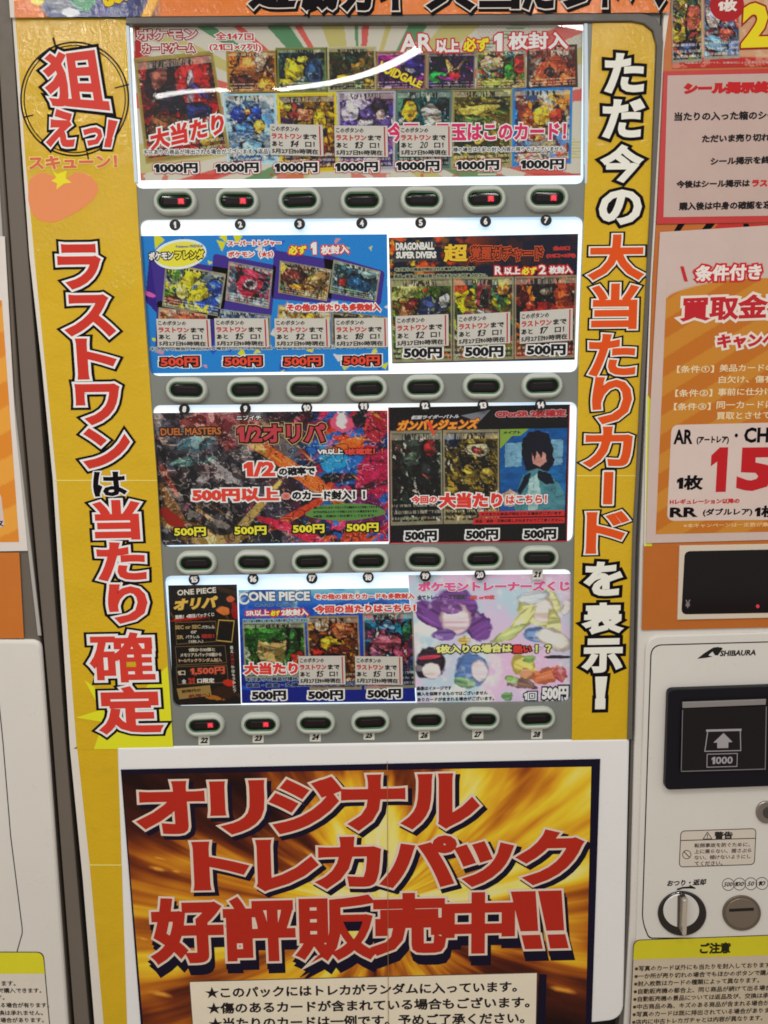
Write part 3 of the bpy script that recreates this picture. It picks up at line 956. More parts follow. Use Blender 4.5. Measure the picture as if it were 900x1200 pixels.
card(T2, [(391, 304), (446, 318), (441, 353), (386, 343)], [(40, 70, 84), (96, 130, 140), (190, 206, 206), (56, 100, 70), (30, 44, 60)], 34, n=36, aniso=3.4,
     blobs=[(403, 330, 7, 5, (186, 60, 60)), (420, 332, 14, 9, (50, 96, 130), 30), (432, 322, 10, 6, (150, 180, 180))])
card(T2, [(186, 360), (243, 367), (243, 408), (184, 408)], [(206, 110, 80), (226, 170, 110), (190, 70, 60), (230, 206, 170)], 35, n=26)
card(T2, [(256, 362), (317, 369), (317, 409), (253, 409)], [(60, 120, 176), (200, 214, 226), (40, 70, 120), (120, 160, 190)], 36, n=26)
card(T2, [(326, 357), (388, 366), (388, 408), (322, 408)], [(206, 170, 80), (226, 210, 150), (150, 100, 50), (190, 190, 180)], 37, n=26)
card(T2, [(389, 364), (452, 371), (453, 408), (389, 408)], [(40, 36, 40), (206, 180, 50), (70, 60, 50), (20, 20, 30)], 38, n=22)
prism('logo_oval', [(211 + 31 * math.cos(a), 298 + 17.5 * math.sin(a) - 3 * math.cos(a)) for a in np.linspace(0, 6.283, 40, endpoint=False)], DC + 0.0002, 0.0001, ink((206, 222, 226)), T2)
prism('logo_oval', [(211 + 28 * math.cos(a), 298 + 14.5 * math.sin(a) - 3 * math.cos(a)) for a in np.linspace(0, 6.283, 40, endpoint=False)], DC + 0.0003, 0.0001, ink((214, 206, 60)), T2)
text(T2, 'ポケモン', 174, 295.5, 203, 9.5, [(BK, 1.6), (WH, 0.5)], DT, name='title_lettering', y1=294.5)
text(T2, 'フレンダ', 205, 293.5, 239, 11, [(BK, 1.7), ((226, 206, 50), 0.6)], DT, name='title_lettering', y1=293)
text(T2, 'Pokémon FRIENDA', 206, 287.5, 238, 3.2, [((50, 80, 150), 0.15)], DT, y1=286.5)
text(T2, 'スーパートレジャー', 267, 282, 329, 6.5, [(WH, 1.5), (RD, 0.35)], DT)
text(T2, 'ポケモン（★5）', 267, 294.5, 320, 7.4, [(WH, 1.5), (RD, 0.35)], DT)
text(T2, '必ず', 338, 288, 359, 10.5, [(RD, 1.7), ((232, 214, 60), 0.5)], DT)
text(T2, '1', 364, 284, 371, 14, [(RD, 1.8), (WH, 0.9)], DT)
text(T2, '枚封入', 376, 288, 409, 10.5, [(RD, 1.7), (WH, 0.5)], DT, y1=286.5)
text(T2, 'その他の当たりも多数封入', 336, 356, 446, 9, [(WH, 1.8), (RD, 0.6)], DT, y1=355.5)
text(T2, 'キズありの商品が排出される場合がございます　返品・返金・交換は致しかねますのでご了承ください。', 176, 406.3, 452, 5, [((190, 206, 220), 0.7), (BK, 0.12)], DT)
for (x0, x1, y) in [(188, 232, 418.5), (263, 306, 418), (333, 376, 418), (402.5, 445, 417)]:
    text(T2, '500円', x0, y, x1, 11.5, [(WH, 3.6), (BK, 2.5), ((214, 66, 44), 0.6)], DT, name='price_lettering')

# ---- second window, right
T3 = root('window_poster', 'dark flame poster with three fierce card pictures at the right of the second window', 'poster', 565, 424, DP, 'posters in the lit windows')


def bg3(p):
    p.shards([(60, 50, 70), (36, 44, 70), (90, 60, 60), (50, 60, 50)], 30, 41, line=None)
    f = fbm(p.X, p.Y, 22, 44) * np.clip((330 - p.Y) / 40, 0, 1.2)
    fl = np.clip((540 - p.X) / 60, 0, 1) * np.clip((332 - p.Y) / 20, 0, 1)
    p.mix(np.clip((p.Y < 330) * 1.0, 0, 1), (30, 32, 56))
    p.mix(np.clip((fbm(p.X, p.Y, 16, 46) - 0.48) * 7, 0, 1) * np.clip((330 - p.Y) / 18, 0, 1) * np.clip((600 - p.X) / 90, 0.2, 1), (206, 96, 36))
    p.mix(np.clip((fbm(p.X, p.Y, 10, 49) - 0.58) * 9, 0, 1) * fl, (236, 190, 70))


painted('sheet', [(455.5, 278.5), (677.5, 274), (673.5, 421.5), (459.5, 426)], DP, T3, bg3)
card(T3, [(457, 326), (530, 325), (530, 423), (459.5, 425)], [(110, 140, 60), (160, 170, 90), (70, 70, 40), (150, 70, 40), (84, 100, 60)], 42, n=40, aniso=3, ang=0,
     blobs=[(482, 338, 22, 7, (196, 200, 130), -25, 0.6), (478, 366, 10, 11, (176, 130, 96)), (484, 356, 14, 8, (120, 40, 40)), (506, 360, 16, 12, (60, 72, 110)), (520, 352, 7, 8, (206, 210, 216)), (474, 352, 7, 3, (210, 170, 90))])
card(T3, [(531, 325), (602, 324), (602, 421), (531, 423)], [(206, 196, 60), (70, 120, 84), (190, 90, 50), (110, 140, 70), (50, 80, 90)], 43, n=40, aniso=3, ang=60,
     blobs=[(567, 350, 9, 22, (150, 70, 76)), (567, 352, 5, 12, (30, 24, 28)), (566, 372, 22, 10, (150, 90, 90)), (566, 366, 9, 3, (220, 210, 206)), (590, 336, 8, 14, (216, 160, 60), 30)])
card(T3, [(603, 324), (676, 322), (673.5, 419), (603, 421)], [(110, 36, 34), (70, 30, 34), (160, 60, 44), (196, 130, 60), (50, 40, 44)], 45, n=40, aniso=2.5,
     blobs=[(638, 336, 12, 18, (46, 40, 42)), (639, 342, 8, 5, (150, 146, 130)), (638, 366, 32, 12, (170, 50, 40)), (622, 358, 8, 6, (206, 90, 60)), (660, 350, 10, 16, (180, 90, 50))])
prism('logo_plate', [(461, 280), (472, 284), (500, 283), (511, 279), (509, 292), (513, 305), (500, 305), (474, 306), (460, 308), (464, 294)], DC + 0.0001, 0.0001, ink((58, 60, 66)), T3)
text(T3, 'DRAGONBALL', 463.5, 284.5, 509, 9, [(BK, 1.3), ((210, 210, 206), 0.5)], DT, name='title_lettering', y1=283.5)
text(T3, 'SUPER DIVERS', 464, 295, 511.5, 8, [(BK, 1.3), ((210, 210, 206), 0.5)], DT, name='title_lettering', y1=294.5)
text(T3, '超', 520, 286, 548, 21, [(BK, 1.8), ((214, 176, 50), 0.9)], DT, name='title_lettering')
text(T3, '覚醒ガチャード', 552, 289, 636, 15.5, [((206, 90, 40), 2.3), (BK, 1.5), ((176, 66, 36), 0.4)], DT, name='title_lettering', y1=289)
text(T3, '全63口', 648, 288, 668, 5.6, [((176, 50, 46), 0.5)], DT)
text(T3, '(21口×3列)', 640, 297, 675, 6, [((176, 50, 46), 0.5)], DT)
text(T3, 'R', 580, 312, 588, 10, RW, DT)
text(T3, '以上', 591, 313, 610, 9, RW, DT)
text(T3, '必ず', 611.5, 313, 629, 9, [((188, 44, 46), 1.6), ((232, 214, 50), 0.4)], DT)
text(T3, '2', 631.5, 310.5, 640, 11, RW, DT)
text(T3, '枚封入', 643.5, 312, 671, 9, RW, DT, y1=311.3)
text(T3, 'キズありの商品が排出される場合がございます', 463, 314, 556, 4, [((150, 160, 130), 0.8), (BK, 0.15)], DT, y1=312.5)
text(T3, '返品・返金・交換は致しかねますのでご了承ください。', 462, 321.5, 571, 4.4, [((150, 160, 130), 0.8), (BK, 0.15)], DT, y1=320.5)
for (x0, x1, y) in [(473, 518, 407), (545, 590, 405.5), (617.5, 663, 403.5)]:
    text(T3, '500円', x0, y, x1, 13.4, [(WH, 2.5), (BK, 0.85)], DT, name='price_lettering')

# ---- third window, left
T4 = root('window_poster', 'black and magenta shard art poster with a gold curve, left in the third window', 'poster', 320, 636, DP, 'posters in the lit windows')


def bg4(p):
    p.shards([(50, 46, 56), (84, 80, 92), (30, 30, 40), (120, 112, 110), (70, 44, 50)], 90, 51, aniso=3.2, ang=50, warp=14)
    right = np.clip((p.X - 330) / 60, 0, 1)
    p.shards([(170, 40, 70), (50, 110, 170), (36, 30, 60), (196, 70, 110), (40, 60, 110), (24, 22, 40), (200, 90, 50)], 150, 52, aniso=4.2, ang=-50, warp=14, region=right)
    p.blob(260, 500, 60, 26, (196, 96, 90), 25, 0.7, 3)
    p.blob(330, 540, 70, 9, (206, 120, 60), 35, 0.9, 5)
    p.blob(228, 600, 70, 40, (36, 30, 26), 25, 0.3, 7)
    for k, (x, y, rx, ry, c, a) in enumerate([(196, 560, 30, 4, (176, 70, 40), 60), (220, 620, 50, 9, (196, 150, 60), 24), (250, 634, 40, 6, (216, 180, 90), -4), (204, 600, 40, 8, (170, 120, 50), 64),
                                              (286, 528, 40, 10, (150, 146, 144), 70), (276, 560, 14, 34, (84, 80, 84), -20), (230, 520, 22, 9, (60, 120, 130), -10), (228, 540, 28, 5, (130, 200, 190), -8),
                                              (395, 540, 34, 26, (44, 110, 170), 10), (390, 536, 20, 16, (70, 160, 200), 20), (398, 560, 26, 6, (30, 30, 40), 0), (352, 600, 44, 5, (190, 90, 60), -30),
                                              (340, 620, 50, 7, (200, 60, 90), 20), (436, 560, 20, 40, (170, 44, 90), 30), (430, 600, 26, 20, (110, 40, 90), 0), (410, 520, 30, 6, (206, 120, 60), -20),
                                              (290, 610, 60, 5, (216, 190, 120), -50), (442, 500, 14, 20, (160, 50, 70), 10)]):
        p.blob(x, y, rx, ry, c, a, 0.55, 60 + k)
    p.streaks((214, 170, 90), 38, 8, 57, th=0.68, amt=0.8)
    p.streaks((220, 90, 130), -48, 7, 58, th=0.70, amt=0.7)
    p.streaks((18, 16, 22), -30, 9, 59, th=0.66, amt=0.8)
    keep = p.C.copy()
    p.shards([(40, 38, 46), (120, 118, 124), (196, 192, 190), (70, 66, 70), (20, 18, 24), (90, 84, 84)], 420, 553, aniso=3.4, ang=55, warp=6, line=None)
    lf = np.clip((340 - p.X) / 60, 0.25, 1)[..., None] * 0.55
    p.C = keep * (1 - lf) + p.C * lf
    for sc_, cc_ in ((16, (14, 12, 18)), (9, (20, 16, 22)), (22, (14, 12, 18)), (12, (226, 222, 216))):
        f_ = fbm(p.X, p.Y * 1.6, sc_, 560 + sc_, 2)
        p.mix(np.clip(1 - np.abs(f_ - 0.5) / 0.02, 0, 1) * 0.7, cc_)
    p.blob(400, 494, 13, 11, (226, 110, 130), 0, 0.5, 9); p.blob(400, 494, 7, 9, (238, 206, 206), 0, 0.8, 8)
    p.blob(200, 606, 17, 7, (130, 50, 36), 40, 0.5, 19)


painted('sheet', [(180, 484), (454, 481), (455.5, 634.5), (189.5, 639)], DP, T4, bg4, step=0.9)
prism('note_blob', [(405 + 46 * math.cos(a) * (1 + 0.06 * math.sin(5 * a)), 600 + 10 * math.sin(a) - 1.2 * math.cos(a)) for a in np.linspace(0, 6.283, 40, endpoint=False)], DC, 0.0001, ink((84, 130, 66)), T4)
text(T4, 'DUEL MASTERS', 188, 502, 259, 8.5, [((40, 30, 26), 1.8), ((180, 100, 46), 0.3)], DT, name='title_lettering', y1=500.5)
text(T4, 'ニブイチ', 277, 486.8, 306, 5.6, [(BK, 1.1), (WH, 0.25)], DT)
text(T4, '1/2オリパ', 277, 497, 381, 22, [((206, 170, 110), 3.6), (BK, 2.9), ((176, 56, 66), 1.0)], DT, name='title_lettering', y1=496.5)
text(T4, 'VR以上', 372, 526, 402, 7, [(BK, 1.3), (WH, 0.35)], DT)
text(T4, '1枚確定！！', 403.5, 525.5, 449, 7.6, [(BK, 1.3), ((206, 66, 50), 0.45)], DT)
text(T4, '1/2', 285, 541, 322, 18, [(WH, 3.1), ((206, 60, 44), 1.3)], DT)
text(T4, 'の確率で', 326.5, 547.5, 369, 10, [(WH, 2.2), (BK, 0.6)], DT)
text(T4, '500円以上', 225, 572, 326.5, 16.5, [(WH, 3.1), ((206, 60, 44), 1.2)], DT, y1=571)
text(T4, '※', 330.5, 578, 339.5, 7, [((206, 150, 140), 1.0), ((196, 80, 70), 0.1)], DT)
text(T4, 'のカード封入！！', 342, 575, 428, 11, [(WH, 2.3), (BK, 0.7)], DT, y1=574.5)
for i, tx in enumerate(['※封入されているカードはシングル価格をもとに作成しております。', '1/2で500円以上のカードが封入されている場合があります。', '※返品・交換は一切お断りしております。']):
    text(T4, tx, 367, 593.5 + i * 5, 446 - i * 3, 3.2, [(BK, 0.1)], DT, res=1)
for (x0, x1, y) in [(204, 241, 618), (274.5, 312, 616.5), (343, 380, 614.5), (406, 443.5, 613)]:
    text(T4, '500円', x0, y, x1, 10.8, [(BK, 2.2), ((222, 208, 50), 0.55)], DT, name='price_lettering')

# ---- third window, right
T5 = root('window_poster', 'black poster with dark, gold and blue card pictures in the third window', 'poster', 560, 638, DP, 'posters in the lit windows')
painted('sheet', [(454.8, 477.5), (668, 474), (664.5, 634.5), (456.5, 637)], DP, T5, lambda p: p.shards([(20, 18, 24), (28, 24, 32), (16, 16, 20)], 30, 61, line=None))
for q in ([(455.5, 635.6), (664.5, 633.2), (664.5, 634.6), (455.5, 637)], [(454.8, 478), (456, 478), (457.4, 637), (456.2, 637)], [(666.8, 474), (668, 474), (664.7, 634), (663.5, 634)]):
    poly_px(T5, 'red_edge', q, (170, 44, 50), DC)
card(T5, [(457, 505), (518, 504), (519, 614), (458, 616)], [(30, 36, 34), (50, 60, 54), (22, 22, 26), (84, 90, 84), (70, 40, 36)], 62, n=46, aniso=2.6,
     blobs=[(503, 526, 8, 11, (150, 50, 52)), (490, 540, 16, 6, (110, 124, 116)), (514, 544, 6, 10, (130, 140, 130)), (502, 556, 14, 20, (40, 42, 44)), (480, 590, 16, 14, (34, 40, 36)), (484, 534, 6, 6, (100, 116, 100)), (500, 558, 10, 2, (140, 70, 60), 20)])
card(T5, [(519, 504), (585, 503), (585, 613), (520, 614)], [(110, 96, 44), (60, 52, 30), (150, 132, 66), (84, 74, 44), (176, 160, 96), (36, 34, 30)], 63, n=60, aniso=1.6,
     blobs=[(560, 526, 13, 9, (190, 186, 160)), (560, 528, 8, 3, (150, 60, 70), 20), (566, 514, 20, 4, (140, 124, 50), -10), (552, 556, 12, 12, (160, 142, 72)), (536, 558, 8, 8, (120, 106, 52)), (572, 556, 9, 12, (150, 134, 70)), (530, 516, 9, 8, (40, 56, 90))])


def bg5c(p):
    p.C[:] = (44, 96, 138)
    p.mix(np.clip((fbm(p.X, p.Y, 40, 640) - 0.45) * 4, 0, 1), (62, 118, 154))
    for q in ([(592, 520), (612, 518), (611, 546), (592, 548)], [(645, 516), (660, 515), (659, 544), (645, 546)], [(634, 508), (642, 507), (642, 514), (634, 514)]):
        p.poly(q, (128, 158, 176), warp=2)
    H = (20, 30, 46)
    p.poly([(610, 530), (611, 514), (620, 506), (632, 504), (643, 510), (648, 524), (647, 546), (640, 553), (626, 554), (615, 550)], H, warp=7)
    p.poly([(623, 531), (632, 528), (640, 531), (640, 541), (633, 547), (625, 543)], (176, 140, 134), warp=4)
    p.poly([(622, 528), (627, 540), (629, 528), (634, 537), (637, 527), (641, 534), (642, 524), (622, 522)], H, warp=2)
    p.poly([(612, 556), (628, 550), (646, 554), (658, 572), (662, 600), (604, 600), (606, 574)], (96, 132, 140), warp=6)
    p.poly([(620, 560), (630, 556), (634, 580), (630, 598), (618, 598)], (160, 184, 184), warp=6)
    p.poly([(630, 552), (646, 554), (650, 566), (640, 568), (630, 560)], (28, 38, 52), warp=4)
    p.poly([(614, 556), (622, 554), (618, 568), (610, 580), (606, 576)], (28, 38, 52), warp=4)
    p.poly([(588, 578), (598, 572), (606, 578), (604, 592), (592, 594)], (176, 156, 142), warp=5)
    k = fbm(p.X * 0.5, p.Y, 4, 650, 3)
    p.C = np.clip(p.C * (0.84 + 0.34 * k[..., None]), 0, 255)
    f_ = fbm(p.X, p.Y, 14, 655, 2)
    p.mix(np.clip(1 - np.abs(f_ - 0.5) / 0.015, 0, 1) * 0.5, (24, 40, 60))


painted('card_picture', [(586, 503), (665, 501.5), (662, 598), (586, 600)], DC, T5, bg5c, step=0.8)
poly_px(T5, 'green_ribbon', [(586, 503), (620, 502.4), (610, 510.5), (600, 511), (586, 526)], (120, 150, 60), DC + 0.0002)
text(T5, 'メイプト', 590, 505, 610, 3.6, [(BK, 0.25)], DT)
poly_px(T5, 'silver_wing', [(540, 487), (575, 480), (559, 497), (552, 491)], (110, 114, 124), DC)
text(T5, '仮面ライダーバトル', 482, 487, 538, 4.6, [((190, 190, 196), 0.25)], DT, y1=485.5, shear=0.3)
text(T5, 'ガンバレジェンズ', 465, 492.5, 562, 12.5, [((120, 50, 24), 1.6), ((226, 140, 50), 0.8)], DT, y1=490, name='title_lettering', shear=0.3)
poly_px(T5, 'red_flash', [(499, 494), (505, 494), (509, 507), (513, 500), (508, 511)], (206, 70, 40), DT + 0.0007)
text(T5, 'CPorSR 2枚確定', 581, 481, 663, 8.6, [((176, 140, 140), 1.4), ((168, 40, 50), 0.5)], DT, y1=479.5)
text(T5, '今回の', 482, 581, 512, 9.4, [(WH, 1.7), ((206, 60, 50), 0.5)], DT)
text(T5, '大当たり', 514.5, 577.5, 589, 18, [(WH, 2.6), ((206, 54, 44), 1.2)], DT, y1=577)
text(T5, 'はこちら！', 593, 580.5, 641, 10, [(WH, 1.7), ((206, 60, 50), 0.5)], DT)
poly_px(T5, 'red_band', [(562, 599.5), (662, 598), (661.5, 604.5), (561, 606)], (190, 44, 44), DC + 0.0002)
poly_px(T5, 'red_band', [(555, 607.5), (662, 606), (661.5, 613), (554, 614.5)], (190, 44, 44), DC + 0.0002)
text(T5, 'キズありの商品が排出される場合がございます', 564, 600.7, 658, 4, [(BK, 0.15)], DT)
text(T5, '返品・返金・交換は致しかねますのでご了承ください。', 557, 608.7, 660, 4, [(BK, 0.15)], DT)
text(T5, 'ファイズ', 477, 606, 498, 5, [((110, 124, 84), 0.3)], DT, shear=0.2)
for (x0, x1, y) in [(474.5, 512, 622), (546, 584, 620.5), (614, 652, 620)]:
    text(T5, '500円', x0, y, x1, 12.3, [(WH, 2.5), (BK, 0.85)], DT, name='price_lettering')

# ---- bottom window, left
T6 = root('window_poster', 'narrow black and gold poster at the left end of the bottom window', 'poster', 242, 826, DP, 'posters in the lit windows')


def bg6(p):
    p.shards([(26, 20, 18), (34, 26, 20), (20, 16, 16)], 30, 71, line=None)
    p.streaks((110, 84, 40), 20, 10, 72, th=0.66, amt=0.5)
    p.blob(268, 706, 9, 10, (20, 16, 18), 0, 0.4, 4); p.blob(270, 702, 5, 4, (176, 110, 84), 0, 0.3, 5); p.blob(262, 715, 9, 6, (190, 124, 84), 10, 0.4, 6)
    p.blob(276, 716, 5, 10, (130, 30, 28), -10, 0.4, 7); p.blob(225, 725, 24, 1.6, (150, 36, 34), -6, 0.4, 8)
    p.blob(262, 812, 14, 9, (60, 40, 30), 8, 0.3, 10); p.blob(252, 818, 12, 3, (150, 110, 50), 10, 0.9, 11); p.blob(268, 800, 8, 4, (170, 60, 30), 10, 0.6, 12)
    p.streaks((150, 116, 50), 60, 6, 75, th=0.72, amt=0.6)


painted('sheet', [(197, 686), (277.5, 685), (282.5, 825), (203, 826.5)], DP, T6, bg6, step=0.8)
for q in ([(205, 729), (253, 727.5), (254.5, 752), (206.5, 755.5)], [(205, 757.5), (264, 756), (266, 777), (207, 780)], [(206, 781), (266, 779), (268, 800), (208, 802.5)]):
    Q = np.array(q); c = Q.mean(0); prism('gold_frame', Q, DC, 0.0001, ink((96, 74, 44)), T6, holes=[c + (Q - c) * np.array([0.975, 0.92])])
Q = np.array([(256, 726), (275, 727), (272, 753), (253, 751)]); c = Q.mean(0)
prism('gold_frame', Q, DC, 0.0001, ink((170, 140, 70)), T6, holes=[c + (Q - c) * 0.9])
poly_px(T6, 'parchment', [(207, 807), (246, 803), (248, 815), (210, 819.5)], (140, 112, 60), DC)
text(T6, 'ONE PIECE', 207.5, 691.5, 253, 6.6, [((60, 50, 40), 1.0), ((206, 202, 190), 0.25)], DT, y1=688, name='title_lettering')
text(T6, 'オリパ', 203, 702, 255, 14, [((50, 34, 16), 1.5), ((206, 166, 70), 1.0)], DT, y1=698, name='title_lettering', shear=0.2)
text(T6, '激熱！4期目パックくじ', 205, 721, 251, 4.6, [((196, 190, 180), 0.2)], DT, y1=717.5)
GD = (160, 136, 84)
text(T6, 'SEC or SEC', 205, 733, 235, 4.6, [(GD, 0.25)], DT, y1=732)
text(T6, 'パラレル', 236, 733, 251.5, 4, [((190, 184, 170), 0.15)], DT)
text(T6, 'or', 223.5, 739, 230.5, 3.6, [((180, 170, 150), 0.25)], DT)
text(T6, 'SR', 207, 744.5, 215, 4.6, [(GD, 0.3)], DT)
text(T6, 'パラレル', 217.5, 744.5, 234, 3.8, [((180, 174, 160), 0.15)], DT)
text(T6, '確定！', 236, 743, 251, 5, [((150, 40, 36), 0.3)], DT)
text(T6, '（1枚入）', 221, 750, 238, 3.6, [((180, 174, 160), 0.12)], DT)
text(T6, '1弾から10弾と', 221, 759.5, 252, 4.4, [((176, 168, 150), 0.2)], DT)
text(T6, 'メモリアルパック11種から', 211, 765.5, 259.5, 4.4, [((176, 168, 150), 0.2)], DT)
text(T6, '1～3パックランダム封入', 209, 772, 260, 4.4, [((176, 150, 120), 0.2)], DT)
text(T6, '1口', 208, 786, 217, 5.4, [((186, 170, 150), 0.25)], DT)
text(T6, '1,500円', 223, 782.5, 263, 9, [((90, 40, 30), 1.3), ((196, 84, 60), 0.35)], DT, y1=781)
text(T6, '全', 213, 796, 218, 5, [((196, 190, 180), 0.2)], DT)
text(T6, '21', 220.5, 794.5, 228, 6.5, [((170, 44, 38), 0.5)], DT)
text(T6, '口限定', 231, 795, 251, 5.6, [((206, 200, 190), 0.25)], DT)
text(T6, '新時代の', 213, 808.5, 235, 4, [((60, 44, 24), 0.2)], DT, y1=806.5)
text(T6, '航海へ！', 221, 814, 246, 4, [((110, 36, 24), 0.2)], DT, y1=811.5)
for i, ch in enumerate('狙え大当たりはもうひとつ'):
    text(T6, ch, 269.5 + i * 0.32, 757 + i * 4.6, 273.2 + i * 0.32, 3.8, [((150, 40, 36) if i in (2, 3, 4) else (190, 184, 172), 0.15)], DT, res=1)

# ---- bottom window, middle
T7 = root('window_poster', 'blue sea adventure card poster in the middle of the bottom window', 'poster', 380, 824, DP, 'posters in the lit windows')


def bg7(p):
    p.C[:] = (44, 92, 160)
    p.mix(np.clip((712 - p.Y) / 22, 0, 1), (150, 190, 220))
    p.mix(np.clip((p.Y - 740) / 60, 0, 1), (30, 52, 120))
    p.mix(np.clip((fbm(p.X, p.Y, 20, 81) - 0.55) * 6, 0, 1) * np.clip((740 - p.Y) / 30, 0, 1), (214, 228, 236))
    p.streaks((70, 120, 190), 12, 9, 83, th=0.6, amt=0.6)
    p.streaks((24, 40, 96), -14, 9, 84, th=0.62, amt=0.5)


painted('sheet', [(279.5, 691.5), (479, 689), (487, 822), (283.5, 824)], DP, T7, bg7)
card(T7, [(284, 730), (357, 729), (360, 792), (287, 795)], [(60, 110, 60), (84, 140, 70), (40, 80, 50), (120, 160, 80)], 82, n=30, aniso=3,
     blobs=[(321, 757, 17, 26, (206, 176, 126), 10, 0.12), (318, 742, 24, 10, (70, 120, 62), -5, 0.5), (344, 750, 7, 18, (60, 104, 60), 0, 0.4), (322, 751, 12, 1.4, (60, 40, 30), 14, 0.2), (350, 778, 10, 14, (170, 60, 50), 0, 0.3), (296, 786, 12, 8, (60, 56, 60))])
card(T7, [(359, 722), (420, 721), (424, 808), (363, 809)], [(140, 90, 50), (190, 130, 80), (90, 50, 36), (206, 160, 90), (110, 60, 50), (60, 50, 60)], 85, n=70, aniso=1.4, warp=6,
     blobs=[(386, 754, 13, 9, (196, 176, 70)), (402, 738, 12, 10, (190, 126, 90)), (376, 734, 9, 6, (206, 190, 170)), (396, 762, 12, 6, (120, 60, 40)), (372, 766, 7, 7, (190, 60, 50))])
card(T7, [(425, 718), (484, 716), (487, 806), (427, 808)], [(36, 90, 130), (60, 130, 150), (150, 60, 84), (30, 60, 100), (196, 120, 140)], 86, n=44, aniso=2.6,
     blobs=[(454, 736, 9, 9, (120, 160, 190)), (454, 752, 16, 12, (180, 110, 124)), (440, 764, 8, 8, (190, 120, 140), 30), (468, 768, 10, 5, (176, 90, 110), 50), (454, 740, 3, 3, (30, 40, 60)), (476, 740, 5, 12, (60, 120, 90))])
for c0, c1, c2 in ((283.2, 698.5, 8.2),):
    prism('logo_ring', [(c0 + 3 + 7 * math.cos(a), c1 + 3 + 7 * math.sin(a)) for a in np.linspace(0, 6.283, 24, endpoint=False)], DT - 0.0001, 0.0001, ink((214, 222, 230)), T7,
          holes=[[(c0 + 3 + 4.6 * math.cos(a), c1 + 3 + 4.6 * math.sin(a)) for a in np.linspace(0, 6.283, 24, endpoint=False)]])
text(T7, 'ONE PIECE', 291, 693.5, 363, 11, [((60, 90, 130), 1.9), ((222, 228, 232), 0.6)], DT, name='title_lettering', y1=693)
text(T7, 'CARD GAME', 298, 707.3, 346, 4.2, [((90, 116, 150), 0.3)], DT, name='title_lettering')
text(T7, 'SR以上', 288, 715, 315.5, 7.2, [((188, 44, 46), 1.6), (WH, 0.35)], DT)
text(T7, '必ず', 317, 715.5, 328, 6.4, [((188, 44, 46), 1.5), ((232, 214, 50), 0.35)], DT)
text(T7, '2枚封入', 329.5, 713.8, 361, 8, [((188, 44, 46), 1.7), (WH, 0.45)], DT)
text(T7, '当たり品の枚数は上記の封入内容の限りではございません', 285, 726, 361, 3.8, [((150, 180, 190), 0.8), (BK, 0.12)], DT, res=1)
text(T7, 'その他の当たりカードも多数封入', 369, 696, 486, 6.6, [(WH, 1.5), ((206, 60, 50), 0.4)], DT, y1=695)
text(T7, '今回の当たりはこちら！', 369, 709.5, 487, 9.4, [(WH, 1.9), ((206, 56, 46), 0.6)], DT, y1=707.5)
text(T7, '大当たり', 286, 776.5, 349, 14.4, [(WH, 2.2), ((206, 54, 44), 0.9)], DT, y1=776)
text(T7, 'キズありの商品が排出されます', 288.5, 794, 373, 4.8, [((140, 160, 180), 0.8), (BK, 0.2)], DT)
text(T7, '返品・返金・交換は致しかねますのでご了承ください。', 289, 801, 474, 4.8, [((110, 130, 180), 0.8), (BK, 0.2)], DT)
for (x0, x1, y) in [(295, 335, 809.5), (361, 402, 809), (430.5, 470, 807.5)]:
    text(T7, '500円', x0, y, x1, 11.6, [(WH, 2.4), (BK, 0.8)], DT, name='price_lettering')

# ---- bottom window, right
T8 = root('window_poster', 'pastel pink and lilac poster at the right end of the bottom window', 'poster', 580, 823, DP, 'posters in the lit windows')


